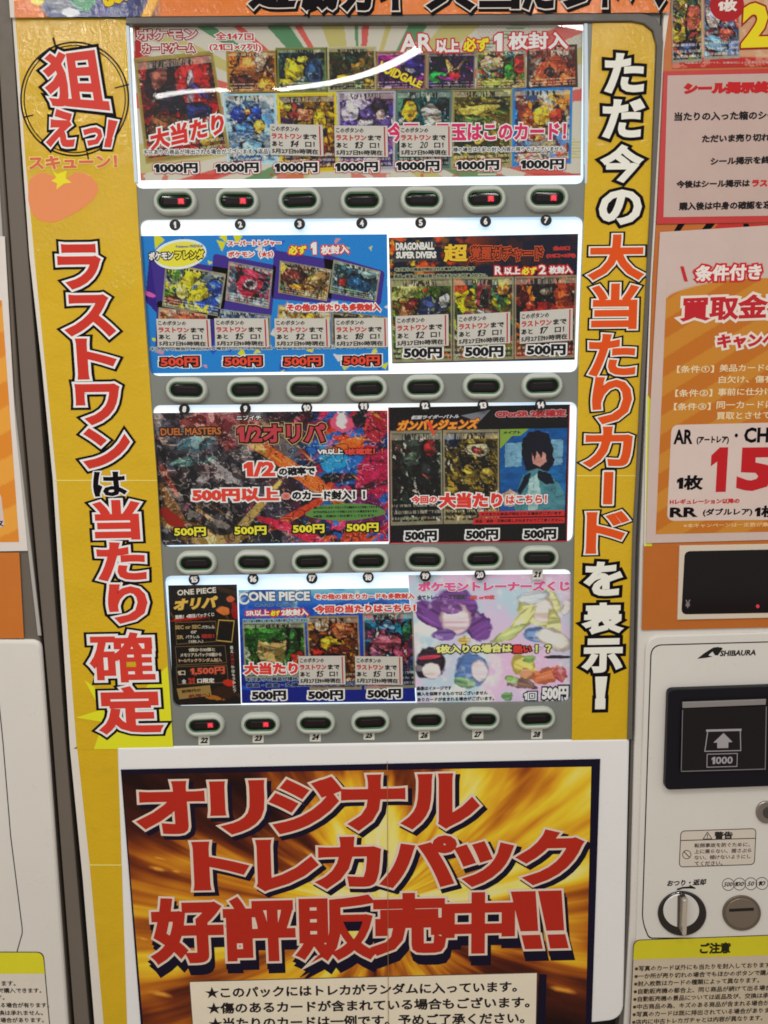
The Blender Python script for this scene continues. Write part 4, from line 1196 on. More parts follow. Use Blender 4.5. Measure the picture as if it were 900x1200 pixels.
def bg8(p):
    p.C[:] = (206, 188, 232)
    p.mix(np.clip((fbm(p.X, p.Y, 60, 91) - 0.42) * 4, 0, 1), (234, 182, 220))
    p.mix(np.clip((fbm(p.X, p.Y, 50, 94) - 0.5) * 5, 0, 1), (178, 202, 236))
    p.mix(np.clip((fbm(p.X, p.Y, 30, 96) - 0.6) * 6, 0, 1), (228, 226, 236))
    P_ = (118, 72, 146); GR = (222, 222, 150)
    B = [(530, 716, 30, 26, P_, 0, .2), (506, 722, 26, 12, P_, 30, .4), (560, 734, 14, 18, P_, -30, .4), (534, 726, 17, 18, (224, 196, 206), 0, .12), (528, 712, 16, 8, (136, 88, 160), 10, .3),
         (520, 744, 14, 7, (120, 90, 160), 0, .2), (544, 750, 7, 5, (226, 190, 90), 0, .3),
         (632, 712, 26, 24, GR, 0, .2), (636, 716, 14, 15, (232, 212, 204), 0, .1), (610, 730, 26, 7, GR, -50, .3), (598, 742, 24, 6, (186, 200, 130), -28, .4), (650, 736, 8, 22, GR, -10, .3), (628, 744, 16, 9, (110, 140, 186), 0, .3),
         (650, 750, 22, 12, (228, 216, 206), 20, .3), (664, 712, 5, 12, (232, 210, 206), 20, .3), (622, 700, 20, 8, (206, 214, 226), -8, .3),
         (504, 778, 18, 17, (46, 38, 50), 0, .2), (506, 786, 11, 10, (232, 216, 216), 0, .12), (504, 770, 14, 2.5, (206, 66, 90), -6, .1),
         (552, 784, 20, 22, (84, 116, 170), 0, .2), (562, 786, 10, 13, (226, 208, 216), 0, .12), (546, 800, 14, 6, (120, 160, 120), 10, .3),
         (616, 780, 15, 11, (226, 206, 110), 20, .5), (616, 790, 8, 6, (206, 150, 110), 0, .5), (640, 792, 16, 8, (226, 130, 90), -15, .6), (620, 772, 8, 5, (150, 190, 110), 0, .5), (656, 790, 8, 8, (190, 90, 90), 0, .5), (612, 802, 16, 6, (130, 100, 90), 10, .5),
         (654, 770, 16, 2, (40, 34, 40), 0, .1), (600, 796, 8, 5, (130, 170, 90), 0, .4), (594, 816, 7, 5, (120, 170, 110), 0, .4), (580, 760, 60, 4, (232, 228, 238), 0, .4)]
    for k, (x, y, rx, ry, c, a, w) in enumerate(B):
        p.blob(x, y, rx * 1.05, ry * 1.05, tuple(v * 0.72 for v in c), a, w + .15, 200 + k)
        p.blob(x, y, rx, ry, c, a, w + .15, 200 + k, soft=.2, strands=.3 if min(c) > 180 else .6)
    p.mix(np.clip((fbm(p.X, p.Y, 9, 720) - 0.62) * 8, 0, 1) * 0.4, (236, 230, 236))


painted('sheet', [(478.5, 674), (670.5, 672.5), (669.5, 822), (488.5, 824.5)], DP, T8, bg8, step=0.8, punch=False)
text(T8, 'ポケモントレーナーズくじ', 490, 681.5, 668, 12, [((228, 222, 230), 1.6), ((214, 84, 146), 0.8)], DT, y1=680.5, name='title_lettering')
text(T8, '全てトレーナーズで構成！', 489, 697.5, 547, 5.6, [((70, 66, 76), 0.35)], DT)
text(T8, '1枚 or10枚', 550.5, 697.5, 580, 5.4, [((206, 84, 80), 0.35)], DT)
text(T8, '1枚入りの場合は', 511, 756, 600, 10, [((60, 60, 56), 1.9), ((226, 224, 130), 0.6)], DT)
text(T8, '熱い', 601.5, 756, 623, 9.6, [((50, 30, 34), 1.7), ((206, 60, 50), 0.6)], DT)
text(T8, '！？', 627.5, 755.5, 646, 9.8, [((60, 60, 56), 1.7), ((226, 224, 130), 0.6)], DT)
text(T8, '画像はイメージです', 488.5, 804.5, 529, 4.6, [((36, 34, 40), 0.15)], DT)
text(T8, '購入を保障するものではございません', 488.5, 811, 571.5, 4.6, [((36, 34, 40), 0.15)], DT)
text(T8, 'ありカードが含まれる場合がございます。', 489, 817.6, 579, 4.6, [((36, 34, 40), 0.15)], DT)
text(T8, '1回', 614, 811, 629, 10, [((40, 60, 90), 1.9), (WH, 0.3)], DT)
text(T8, '500円', 635, 804.5, 666.5, 16.5, [((24, 28, 40), 2.4), (WH, 0.9)], DT, name='price_lettering')

# ---- tally slips over the prices
SLIPS = [((316, 145), (378, 146.5), 36.5, '14', 'over the third price of the top window'), ((391.7, 147), (454, 147.5), 36.5, '13', 'over the fourth price of the top window'),
         ((468, 147), (529.5, 147), 36.5, '20', 'over the fifth price of the top window'),
         ((183, 373.5), (246, 374), 33.5, '16', 'leftmost on the blue confetti poster'), ((251, 373), (314, 373), 34, '15', 'second from the left on the blue confetti poster'),
         ((321.5, 373.2), (386, 373), 34, '12', 'third from the left on the blue confetti poster'), ((392, 373), (454.5, 372.2), 34.5, '18', 'rightmost on the blue confetti poster'),
         ((463.5, 370.5), (525.5, 368), 37, '12', 'leftmost on the dark flame poster'), ((536, 369), (598, 365.5), 36.5, '13', 'in the middle of the dark flame poster'),
         ((609.5, 365.5), (671.5, 361.2), 37.5, '17', 'rightmost on the dark flame poster'),
         ((349.5, 769), (404, 768.5), 33.5, '15', 'beside the red lettering on the sea adventure poster'), ((416, 769), (471.5, 769.5), 33, '15', 'at the right edge of the sea adventure poster')]
DL = DP + 0.0024
for k, (tl, tr, h, num, where) in enumerate(SLIPS):
    tl = np.array(tl, float); tr = np.array(tr, float)
    dn = down(*tl) * h; w = tr - tl
    L = root('tally_slip', f'small white paper slip with handwritten {num}, {where}', 'paper slip', *(tl + w / 2 + dn), DL, 'handwritten last one tally slips')
    prism('slip', [tl, tr, tr + dn, tl + dn], DL, 0.0003, paper((188, 184, 177)), L)
    Z = lambda u0, v0, u1, v1: [tl + w * u0 + dn * v0, tl + w * u1 + dn * v0, tl + w * u1 + dn * v1, tl + w * u0 + dn * v1]
    poly_px(L, 'red_stripe', Z(0.93, 0.03, 0.955, 0.97), (170, 40, 44), DL + 0.0002)
    DK = (38, 34, 36)
    text(L, 'このボタンの', 0, 0, 0, 0, [(DK, 0.2)], DL + 0.0002, quad=Z(0.03, 0.07, 0.55, 0.23), res=1)
    text(L, 'ラストワン', 0, 0, 0, 0, [((176, 40, 40), 0.35)], DL + 0.0002, quad=Z(0.03, 0.30, 0.60, 0.48), res=1)
    text(L, 'まで', 0, 0, 0, 0, [(DK, 0.35)], DL + 0.0002, quad=Z(0.63, 0.30, 0.88, 0.48), res=1)
    text(L, 'あと', 0, 0, 0, 0, [(DK, 0.3)], DL + 0.0002, quad=Z(0.03, 0.55, 0.24, 0.72), res=1)
    text(L, num, 0, 0, 0, 0, [(DK, 0.15)], DL + 0.0002, quad=Z(0.38, 0.52, 0.54, 0.73), shear=0.25, name='handwritten_number')
    text(L, '口！', 0, 0, 0, 0, [(DK, 0.3)], DL + 0.0002, quad=Z(0.66, 0.55, 0.84, 0.72), res=1)
    text(L, '5月27日10時現在', 0, 0, 0, 0, [(DK, 0.25)], DL + 0.0002, quad=Z(0.03, 0.78, 0.90, 0.95), res=1)

# ================================================================== banners
YB = mat('glossy_yellow_paper', (196, 160, 12), rough=0.5, spec=0.2, bump=0.42, bscale=170, mottle=0.045, mscale=10, coat=0.55)
LB = root('hanging_banner', 'tall yellow banner left of the windows with red lettering and a target ring', 'banner', 158, 878, 0.0012)
DBN = 0.0014
prism('white_margin', [(14.5, 20.5), (18, 20), (30, 190), (42, 320), (57, 470), (66, 560), (90, 875), (86, 877.5), (82, 877.5), (62, 563), (49, 430), (34.5, 300), (24.5, 160)], DBN, 0.0006, paper((206, 200, 190)), LB)
prism('sheet', [(18, 20), (148, 22), (152, 80), (157, 163), (163, 277), (172, 400), (184, 562), (66, 560.5), (57, 470), (42, 320), (30, 190)], DBN, 0.0006, YB, LB)
prism('sheet', [(66, 560.5), (184, 562), (193, 717), (203, 877), (90, 878.5)], DBN + 0.0004, 0.0008, YB, LB)
prism('tape_crease', [(64, 562.4), (184, 562.6), (184, 563.5), (64, 563.6)], DBN + 0.0008, 0.0003, mat('clear_tape_edge', (226, 204, 110), rough=0.25), LB)
poly_px(LB, 'lime_star', [(203, 877.2), (110, 878), (121, 846), (89, 841), (118, 832), (99, 797), (128, 818), (152, 824), (196, 781), (198, 800)], (206, 206, 40), DBN + 0.0006)


def ring(cx, cy, rx, ry, w, c, name):
    a = np.linspace(0, 6.2832, 72, endpoint=False)
    prism(name, np.stack([cx + rx * np.cos(a), cy + ry * np.sin(a)], 1), DBN + 0.0003, 0.0002, ink(c), LB,
          holes=[np.stack([cx + (rx - w) * np.cos(a), cy + (ry - w) * np.sin(a)], 1)])


ring(87.5, 116, 64, 67.5, 2.0, (40, 34, 30), 'target_ring')
ring(87.5, 116, 60, 63.5, 1.4, (40, 34, 30), 'target_ring')
for q in ([(61, 44.5), (63.5, 43.5), (68, 62), (66.5, 62.5)], [(134, 102.5), (151, 98), (151.6, 100), (134.5, 104)], [(27, 136.5), (39, 134), (39.3, 135.6), (27.2, 138.5)], [(101, 178), (103, 178), (105, 190), (103.5, 190)]):
    poly_px(LB, 'target_tick', q, (40, 34, 30), DBN + 0.0003)
poly_px(LB, 'pink_splash', rounded([(33, 210), (48, 201), (60, 205), (74, 212), (90, 200), (108, 206), (118, 222), (104, 240), (84, 252), (62, 262), (42, 258), (33, 240)], 9), (214, 134, 90), DBN + 0.0003)
poly_px(LB, 'yellow_spark', [(61, 199), (67, 204), (78, 200), (77, 209), (84, 214), (75, 215), (66, 222), (67, 215), (60, 212), (66, 208)], (220, 206, 50), DBN + 0.0005)


def box(x0, y0, x1, y1, lean=0.0):
    w = x1 - x0; h = y1 - y0
    s = right_slope(x0, y0) * w
    dx = down((x0 + x1) / 2, y0)[0] * h / 2
    return [(x0 + 1 - dx, y0 - s / 2), (x1 - 1 - dx, y0 + s / 2), (x1 - 1 + dx, y1 + s / 2), (x0 + 1 + dx, y1 - s / 2)]


DL0 = DBN + 0.0008
text(LB, '狙', 0, 0, 0, 0, [(BK, 7.6), (WH, 4.4), ((196, 66, 58), 2.2)], DL0, quad=[(49, 64), (117, 55), (129, 130), (55, 124)], name='letter')
text(LB, 'え', 0, 0, 0, 0, [(BK, 7.2), (WH, 4.4), ((196, 66, 58), 2.4)], DL0, quad=[(58, 127), (92, 132), (87, 173), (54, 171)], name='letter')
text(LB, 'っ', 0, 0, 0, 0, [(BK, 6.2), (WH, 3.6), ((196, 66, 58), 1.6)], DL0, quad=[(98, 148), (121, 150), (119, 172), (96, 170)], name='letter')
text(LB, '！', 0, 0, 0, 0, [(BK, 6.2), (WH, 3.6), ((196, 66, 58), 1.6)], DL0, quad=[(127, 140), (138, 142), (131, 173), (121, 172)], name='letter')
text(LB, 'スキューン！', 33, 183, 137, 16, [((226, 206, 120), 1.8), ((200, 96, 74), 0.9)], DL0, y1=181)
for ch, x0, y0, x1, y1 in [('ラ', 66.6, 286, 119, 339), ('ス', 75, 345, 135, 394), ('ト', 89, 396, 136.5, 445), ('ワ', 88, 449.5, 142, 498), ('ン', 97, 502, 153.5, 549)]:
    text(LB, ch, 0, 0, 0, 0, [(BK, 8.0), (WH, 5.2), ((188, 54, 44), 2.6)], DL0, quad=box(x0, y0, x1, y1), name='letter', res=3)
text(LB, 'は', 0, 0, 0, 0, [(WH, 3.0), (BK, 1.3)], DL0, quad=box(108, 552.5, 149, 582), name='letter')
for ch, x0, y0, x1, y1 in [('当', 109.5, 585.5, 164.5, 633), ('た', 113, 635, 171.5, 681), ('り', 126, 684, 173.5, 731), ('確', 104, 741, 181.5, 800), ('定', 115, 804, 190, 860)]:
    text(LB, ch, 0, 0, 0, 0, [(BK, 7.8), (WH, 5.0), ((196, 58, 48), 2.5 if ch != '確' else 1.7)], DL0, quad=box(x0, y0, x1, y1), name='letter', res=3)

LS = root('paper_strip', 'narrow plain yellow paper strip running down below the left banner, one taped seam', 'paper strip', 120, 1200, 0.001)
prism('white_margin', [(82, 877.5), (90.5, 877.5), (105, 1013), (125, 1240), (114, 1240), (97, 1030)], 0.0012, 0.0006, paper((206, 200, 190)), LS)
prism('sheet', [(90.5, 877.5), (140, 877), (148, 1013.5), (105, 1013)], 0.0012, 0.0006, YB, LS)
prism('sheet', [(105, 1013), (148, 1013.5), (167, 1240), (125, 1240)], 0.0016, 0.001, YB, LS)
prism('tape_crease', [(103.5, 1013), (148, 1013.2), (148, 1014.4), (103.6, 1014.4)], 0.0019, 0.0003, mat('clear_tape_edge', (226, 204, 110), rough=0.25), LS)

RB = root('hanging_banner', 'tall yellow banner right of the windows, white and red outlined lettering, rounded top right corner', 'banner', 700, 868, 0.0012)
prism('sheet', [(694.5, 27), (740, 26.5), (753, 29), (763, 37), (768, 52), (765, 133), (761.5, 240), (757.8, 347), (750.5, 440), (745, 557), (675.8, 556.5), (678.5, 400), (688, 160)], DBN, 0.0006, YB, RB)
prism('sheet', [(675.8, 556.5), (745, 557), (741.8, 620), (735.5, 867), (670, 868), (673.5, 620)], DBN + 0.0004, 0.0008, YB, RB)
prism('tape_crease', [(675.8, 557), (746, 557.2), (746, 558), (675.8, 558.2)], DBN + 0.0008, 0.0003, mat('clear_tape_edge', (226, 204, 110), rough=0.25), RB)
WB = [(BK, 6.0), ((226, 216, 206), 2.2)]
RO = [(BK, 6.0), ((226, 216, 206), 4.0), ((206, 78, 32), 2.2)]
for ch, x0, y0, x1, y1, ly in [('た', 707.5, 62, 756, 109, WB), ('だ', 705, 116, 756, 162, WB), ('今', 703.5, 169.5, 754, 214, WB), ('の', 701, 222, 753, 263.5, WB),
                               ('大', 689.5, 274.5, 755.5, 328, RO), ('当', 692.5, 332, 748.5, 386, RO), ('た', 689, 391, 746, 441, RO), ('り', 693, 441.5, 741.5, 497, RO), ('カ', 684, 499.5, 742, 547.5, RO),
                               ('ド', 686, 599, 737, 649, RO), ('を', 684, 658, 730, 698.5, WB), ('表', 682.5, 706, 730.5, 743, WB), ('示', 682, 748, 730.5, 788.5, WB), ('！', 696, 793, 712, 831, WB)]:
    text(RB, ch, 0, 0, 0, 0, ly, DL0, quad=box(x0, y0, x1, y1), name='letter', res=3)
# upright long-vowel bar
for c, g, dd in (((26, 24, 26), 4.2, 0), ((226, 216, 206), 2.0, .0003), ((206, 78, 32), 0, .0006)):
    prism('letter_bar', rounded([(708 - g, 553 - g), (719 + g, 553 - g), (717.5 + g, 591 + g), (706.5 - g, 591 + g)], 2 if g else 0.5), DL0 + dd, 0.0002, ink(c), RB)

# ================================================================== header banner
HD = root('header_banner', 'glossy orange banner across the top edge with large black lettering cut off', 'banner', 450, 20, 0.008)


def bgh(p):
    p.C[:] = (206, 110, 34)
    p.mix(np.clip((190 - p.X) / 20, 0, 1) * np.clip((p.X - (40 + p.Y * 0.6)) / 6, 0, 1), (52, 60, 110))
    for k, (x, y, rx, ry, c) in enumerate([(70, 6, 20, 12, (96, 104, 120)), (98, 4, 14, 10, (50, 130, 90)), (84, 14, 10, 6, (190, 196, 200)), (118, 12, 10, 8, (60, 60, 120)), (166, 6, 8, 22, (40, 44, 90)), (44, 2, 8, 4, (210, 196, 60))]):
        p.blob(x, y, rx, ry, c, 10, 0.5, 400 + k)
    p.poly([(176, 22), (190, -10), (178, -10), (164, 22)], (214, 160, 40))
    for cx, cy, r in ((138, 7, 9), (118, 20, 6)):
        pass


painted('sheet', [(15.5, -40), (786, -40), (785, 14.5), (17, 20.5)], 0.0075, HD, bgh, bgc=(206, 110, 34), step=1.3, gloss=2)
prism('white_margin', [(8, -40), (15.5, -40), (17, 20.5), (12, 20.5)], 0.0075, 0.0004, paper((206, 200, 190)), HD)
text(HD, 'GO!', 120, -8, 150, 18, [((40, 40, 80), 2.4), ((220, 190, 40), 1.6)], 0.0078, y1=-18, name='letter')
HB = [(BK, 5.0, 2, 3), ((206, 196, 186), 4.2), (BK, 2.6)]
for ch, x0, x1, y in [('遊', 290, 345, 10), ('戯', 352, 395, 12), ('カ', 400, 437, 13), ('イ', 442, 478, 12), ('大', 500, 556, 12), ('当', 562, 610, 11), ('た', 612, 650, 11), ('り', 655, 695, 9), ('ト', 706, 726, 8), ('ヘ', 734, 780, 8)]:
    text(HD, ch, x0, y - 46, x1, 46, HB, 0.0078, name='letter')

# ================================================================== lower door poster
BP = root('advertising_poster', 'large navy bordered explosion poster on the lower door with huge red lettering', 'poster', 420, 1198, 0.005)


def burst(p):
    cx, cy = 445, 1060
    dx, dy = p.X - cx, (p.Y - cy) * 1.5
    r = np.hypot(dx, dy); a = np.arctan2(dy, dx)
    ca, sa = np.cos(a), np.sin(a)
    s = fbm(ca * 230 + r * 0.25 + 2000, sa * 230 + 3000, 95, 500, 4)
    s2 = fbm(ca * 420 + 5000, sa * 420 + r * 0.40 + 100, 46, 510, 4)
    s3 = fbm(p.X + 900, p.Y + 900, 120, 530, 3)
    band = 1 - np.abs((p.X - 430) * 0.50 + (p.Y - 1045)) / 170                     # bright sweep from lower left to upper right
    glow = np.clip(1 - r / 300, 0, 1)
    v = 0.36 + 0.36 * glow + 0.36 * np.clip(band, -0.6, 1) + 1.15 * (s - 0.5) + 0.95 * (s2 - 0.5) + 0.9 * (s3 - 0.5)
    stops = [(0.0, (30, 12, 12)), (0.18, (66, 26, 18)), (0.36, (120, 54, 20)), (0.54, (176, 104, 26)), (0.70, (204, 150, 34)), (0.86, (216, 186, 44)), (1.05, (220, 206, 110)), (1.3, (216, 206, 170))]
    v = v + 0.12 * np.clip((330 - p.X) / 150, 0, 1)
    v = np.clip(np.where(v < 0.2, 0.2 + (v - 0.2) * 0.5, v), 0, 1.29)
    p.C = np.stack([np.interp(v, [q[0] for q in stops], [q[1][k] for q in stops]) for k in range(3)], -1)
    for k, (x, y, rx, ry) in enumerate([(185, 1018, 13, 3), (206, 1021, 7, 2), (188, 1006, 10, 1.5), (196, 1075, 8, 2), (168, 1100, 10, 2), (190, 1165, 16, 4), (660, 1160, 22, 4), (668, 1100, 18, 3)]):
        p.blob(x, y, rx, ry, (206, 140, 50), 12, 0.3, 520 + k, soft=0.7)


prism('navy_border', [(141.5, 902), (703.5, 889.5), (692, 1240), (168, 1240)], 0.0046, 0.0006, ink(NAVY), BP)
painted('picture', [(143, 907.5), (693, 898.5), (685.5, 1240), (171, 1240)], 0.0049, BP, burst, step=1.1)
NV = NAVY
for row, items in enumerate([
    [('オ', 160, 915, 241, 978), ('リ', 246, 914, 311, 978), ('ジ', 316, 911, 401, 977), ('ナ', 399, 907.5, 476, 973), ('ル', 471, 906, 562, 971)],
    [('ト', 226, 985, 291, 1044), ('レ', 300, 983, 373, 1044), ('カ', 371, 980, 447, 1041), ('パ', 446, 979, 536, 1040), ('ッ', 533, 986, 602, 1039), ('ク', 606, 972, 684, 1037)],
    [('好', 176, 1052, 263, 1129), ('評', 261, 1051, 347, 1127), ('販', 346, 1049, 441, 1125), ('売', 435, 1046, 523, 1119), ('中', 517, 1045, 604, 1118), ('!!', 597, 1044, 668, 1112)]]):
    sh = (4.5, 4.0) if row < 2 else (3.5, 11)
    for ch, x0, y0, x1, y1 in items:
        big = 3.8 if row < 2 else (3.1 if ch in '評販' else 3.6)
        wo = big + 2.6
        if ch == '!!':
            big, wo = 0.9, 3.4
        ly = [(NV, wo + 0.6, sh[0], sh[1])]
        if row == 2:
            ly.append((NV, wo + 0.5, sh[0] * .5, sh[1] * .55))
        ly += [((206, 190, 174), wo), ((166, 42, 30), big)]
        q = box(x0, y0, x1, y1)
        text(BP, ch, 0, 0, 0, 0, ly, 0.0053, quad=q, name='letter', res=3, shear=0.0)
prism('text_panel_shadow', [(632, 1142), (640.5, 1142), (638, 1240), (628, 1240)], 0.0052, 0.0003, ink(NV), BP)
prism('text_panel_frame', [(221.5, 1150), (630, 1139.5), (628, 1240), (228, 1240)], 0.0053, 0.0003, ink((84, 70, 60)), BP)
prism('text_panel', [(222.5, 1151), (629, 1140.5), (627, 1240), (229, 1240)], 0.0055, 0.0003, paper((222, 206, 186)), BP)
for tx, x0, y0, x1, y1, h in [('★このパックにはトレカがランダムに入っています。', 241, 1157, 606, 1149.5, 13), ('★傷のあるカードが含まれている場合もございます。', 243, 1175, 621, 1167.5, 13.5),
                              ('★当たりのカードは一例です。予めご了承ください。', 245, 1193, 615, 1186, 13.5)]:
    text(BP, tx, x0, y0, x1, h, [((36, 30, 32), 0.45)], 0.0058, y1=y1, res=2)

# clear film edges hanging over the poster
prism('clear_film_edge', [(453.5, 892), (454.1, 892), (455.6, 1240), (455, 1240)], 0.0072, 0.0001, mat('film_edge', (150, 112, 70), rough=0.3, spec=0.2), BP)

# ================================================================== right hand column
CP = prism('coin_column', [(777, -30), (1030, -30), (1030, 738), (752, 741), (750, 760), (747, 870), (738, 1100), (732, 1240), (726, 1240), (733, 1100), (743.5, 870), (746, 760), (748, 640), (757, 440), (765, 240)][0:0] or
           [(779, -30), (1030, -30), (1030, 1240), (729, 1240), (738.5, 1070), (743.5, 870), (750, 640), (757.5, 450), (767, 230)], -0.002, 0.03, CREAM, VM, bevel=0.003)
prism('coin_panel', rounded([(757, 745.5), (1030, 737), (1030, 1240), (741, 1240)], [16, 0, 0, 0]), 0.0035, 0.006, CREAM, VM, bevel=0.003)
# engraved black line round the coin panel
line_o = rounded([(762.5, 755.5), (1030, 748), (1030, 1100), (760, 1100), (752, 1080)], [12, 0, 0, 4, 10])
line_i = rounded([(763.8, 756.7), (1029, 749.2), (1029, 1098.8), (761, 1098.8), (753.3, 1079.5)], [11, 0, 0, 4, 9])
prism('panel_line', line_o, 0.0038, 0.0003, ink((30, 28, 28)), VM, holes=[line_i])

OS = root('orange_backing_sheet', 'orange sheet behind the white notices, showing as a thin strip beside the door frame', 'sheet', 760, 640, 0.001)
prism('sheet', [(784, 16), (1000, 12), (1000, 642), (757, 640), (759, 470), (764, 330), (769, 250), (778, 60)], 0.0016, 0.0006, paper((176, 96, 28), True), OS)
prism('white_margin', [(778, 18), (784, 18), (778, 60), (769.5, 250), (764.5, 330), (759.5, 470), (757.5, 640), (755, 640), (757, 470), (762, 330), (767, 240), (775, 60)], 0.0016, 0.0006, paper((214, 208, 200)), OS)
poly_px(OS, 'lime_patch', [(758.6, 462), (766, 474), (764, 640), (756.5, 640)], (196, 198, 50), 0.0018)
for q in ([(795, 262), (803, 262), (796, 272), (789, 272)], [(828, 262), (838, 262), (830, 272), (820, 272)], [(871, 262), (877, 262), (880, 272), (872, 272)]):
    poly_px(OS, 'black_lettering_end', q, BK, 0.0019)
poly_px(OS, 'red_patch', [(842, 262), (900, 262), (920, 272), (834, 272)], (180, 52, 48), 0.0018)

CS = root('card_price_sheet', 'sheet of card pictures at the top right corner with a yellow numeral 2', 'sheet', 850, 80, 0.002)
painted('sheet', [(786, -30), (1000, -34), (1000, 76), (788, 80)], 0.0024, CS, lambda p: (p.C.__setitem__(slice(None), (190, 146, 112)), p.mix(np.clip((p.Y - 66) / 2, 0, 1), (176, 44, 44)), p.mix((fbm(p.X, p.Y, 12, 600) > .58) * .5, (206, 180, 150))), step=1.5)
card(CS, [(787, -25), (822, -25), (823, 72), (788, 74)], [(40, 60, 130), (196, 170, 50), (60, 120, 70), (180, 60, 60), (30, 36, 70)], 601, n=44, aniso=2.6,
     blobs=[(796, 38, 9, 14, (200, 180, 40)), (812, 20, 8, 16, (196, 80, 60)), (806, 56, 12, 8, (60, 70, 120)), (794, 32, 4, 5, (30, 28, 30))], d=0.0027)
card(CS, [(824, -25), (866, -25), (867, 68), (825, 70)], [(120, 170, 206), (196, 70, 60), (206, 200, 190), (70, 90, 140), (150, 60, 60)], 602, n=44, aniso=2.6,
     blobs=[(842, 50, 16, 10, (110, 170, 210)), (852, 40, 8, 8, (206, 80, 60)), (836, 20, 8, 14, (206, 196, 186)), (860, 56, 8, 10, (90, 120, 180))], d=0.0027)
prism('red_disc', [(852 + 20 * math.cos(a), 6 + 19 * math.sin(a)) for a in np.linspace(0, 6.283, 40, endpoint=False)], 0.0031, 0.0003, ink((164, 40, 44)), CS)
text(CS, '1枚', 842, 0, 864, 14, [((226, 206, 200), 0.8)], 0.0033, y1=-1)
text(CS, '2', 871, 4, 904, 52, [((150, 36, 36), 5.2), ((222, 200, 40), 3.2)], 0.0033, y1=3)
text(CS, '20', 871, 4, 960, 52, [((150, 36, 36), 0.1)], 0.0030, y1=3) if False else None
text(CS, '※画像はイメージです。在庫状況により変更となる場合', 803, 72.5, 905, 2.6, [((206, 170, 160), 0.05)], 0.0033, res=1)

NS = root('red_bordered_notice', 'white notice with a thick red border and centred black lines, right of the yellow banner', 'notice', 850, 258, 0.003)
prism('red_border', [(778, 83.5), (1000, 78), (1000, 259), (769.5, 262.5)], 0.0036, 0.0006, paper((178, 44, 44), True), NS)
prism('sheet', [(783, 90), (999, 86), (999, 252), (777.5, 255)][0:0] or [(782.5, 85.5 + 3), (1000, 84), (1000, 251.5), (777.5, 254.5)], 0.0039, 0.0003, paper((180, 156, 148), True), NS)
text(NS, 'シール掲示終了', 802, 96.5, 918, 14.5, [((182, 40, 44), 1.3)], 0.0042, y1=94.5)
for tx, x0, x1, y, h in [('当たりの入った箱のシール', 790.5, 921, 131.5, 10.4), ('ただいま売り切れ中', 823, 912, 158, 9.4), ('シール掲示を終了', 833, 912, 184.5, 9.2),
                         ('購入後は中身の確認を忘れず', 796, 924, 237, 9.6)]:
    text(NS, tx, x0, y, x1, h, [((36, 32, 34), 0.45)], 0.0042, y1=y - 2.2)
text(NS, '今後はシール掲示は', 793, 211.5, 879, 9, [((36, 32, 34), 0.45)], 0.0042, y1=210)
text(NS, 'ラスト', 881.5, 210.5, 909, 8.4, [((182, 40, 44), 0.6)], 0.0042)

CG = root('campaign_notice', 'white bordered campaign notice with orange stripes and a large red 15, right side', 'notice', 830, 635, 0.003)
prism('white_sheet', [(773.5, 272), (1000, 258), (1000, 630), (757, 636.5), (761, 500), (766, 400)], 0.0036, 0.0006, paper((188, 168, 160), True), CG)


def stripes(p):
    p.C[:] = (178, 104, 36)
    u = (p.X * 0.62 + p.Y)
    p.mix((np.floor(u / 22) % 2 == 0) * 0.9, (186, 126, 46))
    # the white sheet shows above the arc
    q = np.clip((350 - p.Y) / 1.5 - 18 * np.clip((p.X - 782) / 100, 0, 1) ** 0.6, 0, 1)
    p.mix(q, (188, 168, 160))


painted('striped_panel', [(781.5, 330), (1000, 322), (1000, 621), (768.5, 626)], 0.0039, CG, stripes, step=1.4)
text(CG, '\\', 797.5, 312, 806.5, 18, [((182, 44, 48), 1.0)], 0.0042)
text(CG, '条件付き', 815.5, 311, 893, 19, [((186, 44, 52), 3.0), ((222, 208, 202), 0.8)], 0.0042, y1=309)
text(CG, '買取金額', 799, 348, 934, 29, [((214, 200, 190), 4.4), ((176, 40, 48), 1.2)], 0.0042, y1=343)
text(CG, 'キャンペーン', 841, 392, 948, 17, [((214, 200, 190), 3.6), ((176, 40, 48), 1.0)], 0.0042, y1=388)
CR = (222, 196, 160)
for tx, x0, x1, y in [('【条件①】', 793.5, 837, 428.5), ('美品カードのみ', 843.5, 918, 427), ('白欠け、傷有り', 842.5, 916, 440.5), ('【条件②】', 791.5, 835, 456.5), ('事前に仕分けて', 841.5, 916, 455), ('【条件③】', 790, 833, 472.3),
                      ('同一カードは1', 840, 912, 470.5), ('買取とさせてい', 840, 914, 483)]:
    text(CG, tx, x0, y, x1, 8.8, [(CR, 0.2)], 0.0042)
prism('white_box', rounded([(787, 498), (1000, 493), (1000, 608), (781.5, 610.5)], [8, 0, 0, 8]), 0.0042, 0.0002, paper((198, 180, 172)), CG)
text(CG, 'AR', 790, 503.5, 812, 17, [(BK, 0.7)], 0.0045)
text(CG, '(アートレア)', 816.5, 511.5, 854.5, 9.5, [(BK, 0.4)], 0.0045)
text(CG, '・', 861, 508, 865, 4.5, [(BK, 0.7)], 0.0045)
text(CG, 'CHR', 872.5, 501, 916, 18, [(BK, 0.8)], 0.0045)
text(CG, '1', 834, 524.5, 853.5, 52, [((176, 34, 40), 0.6)], 0.0045)
text(CG, '5', 866, 524, 908, 52, [((176, 34, 40), 3.6)], 0.0045)
text(CG, '1枚', 793.5, 557, 824, 17.5, [(BK, 0.8)], 0.0045)
text(CG, 'Hレギュレーション以降の', 785, 585, 867, 6.2, [((180, 44, 46), 0.3)], 0.0045)
text(CG, 'RR', 785.5, 594.5, 817, 12, [(BK, 0.8)], 0.0045)
text(CG, '(ダブルレア)', 824, 596, 882, 9.6, [(BK, 0.35)], 0.0045)
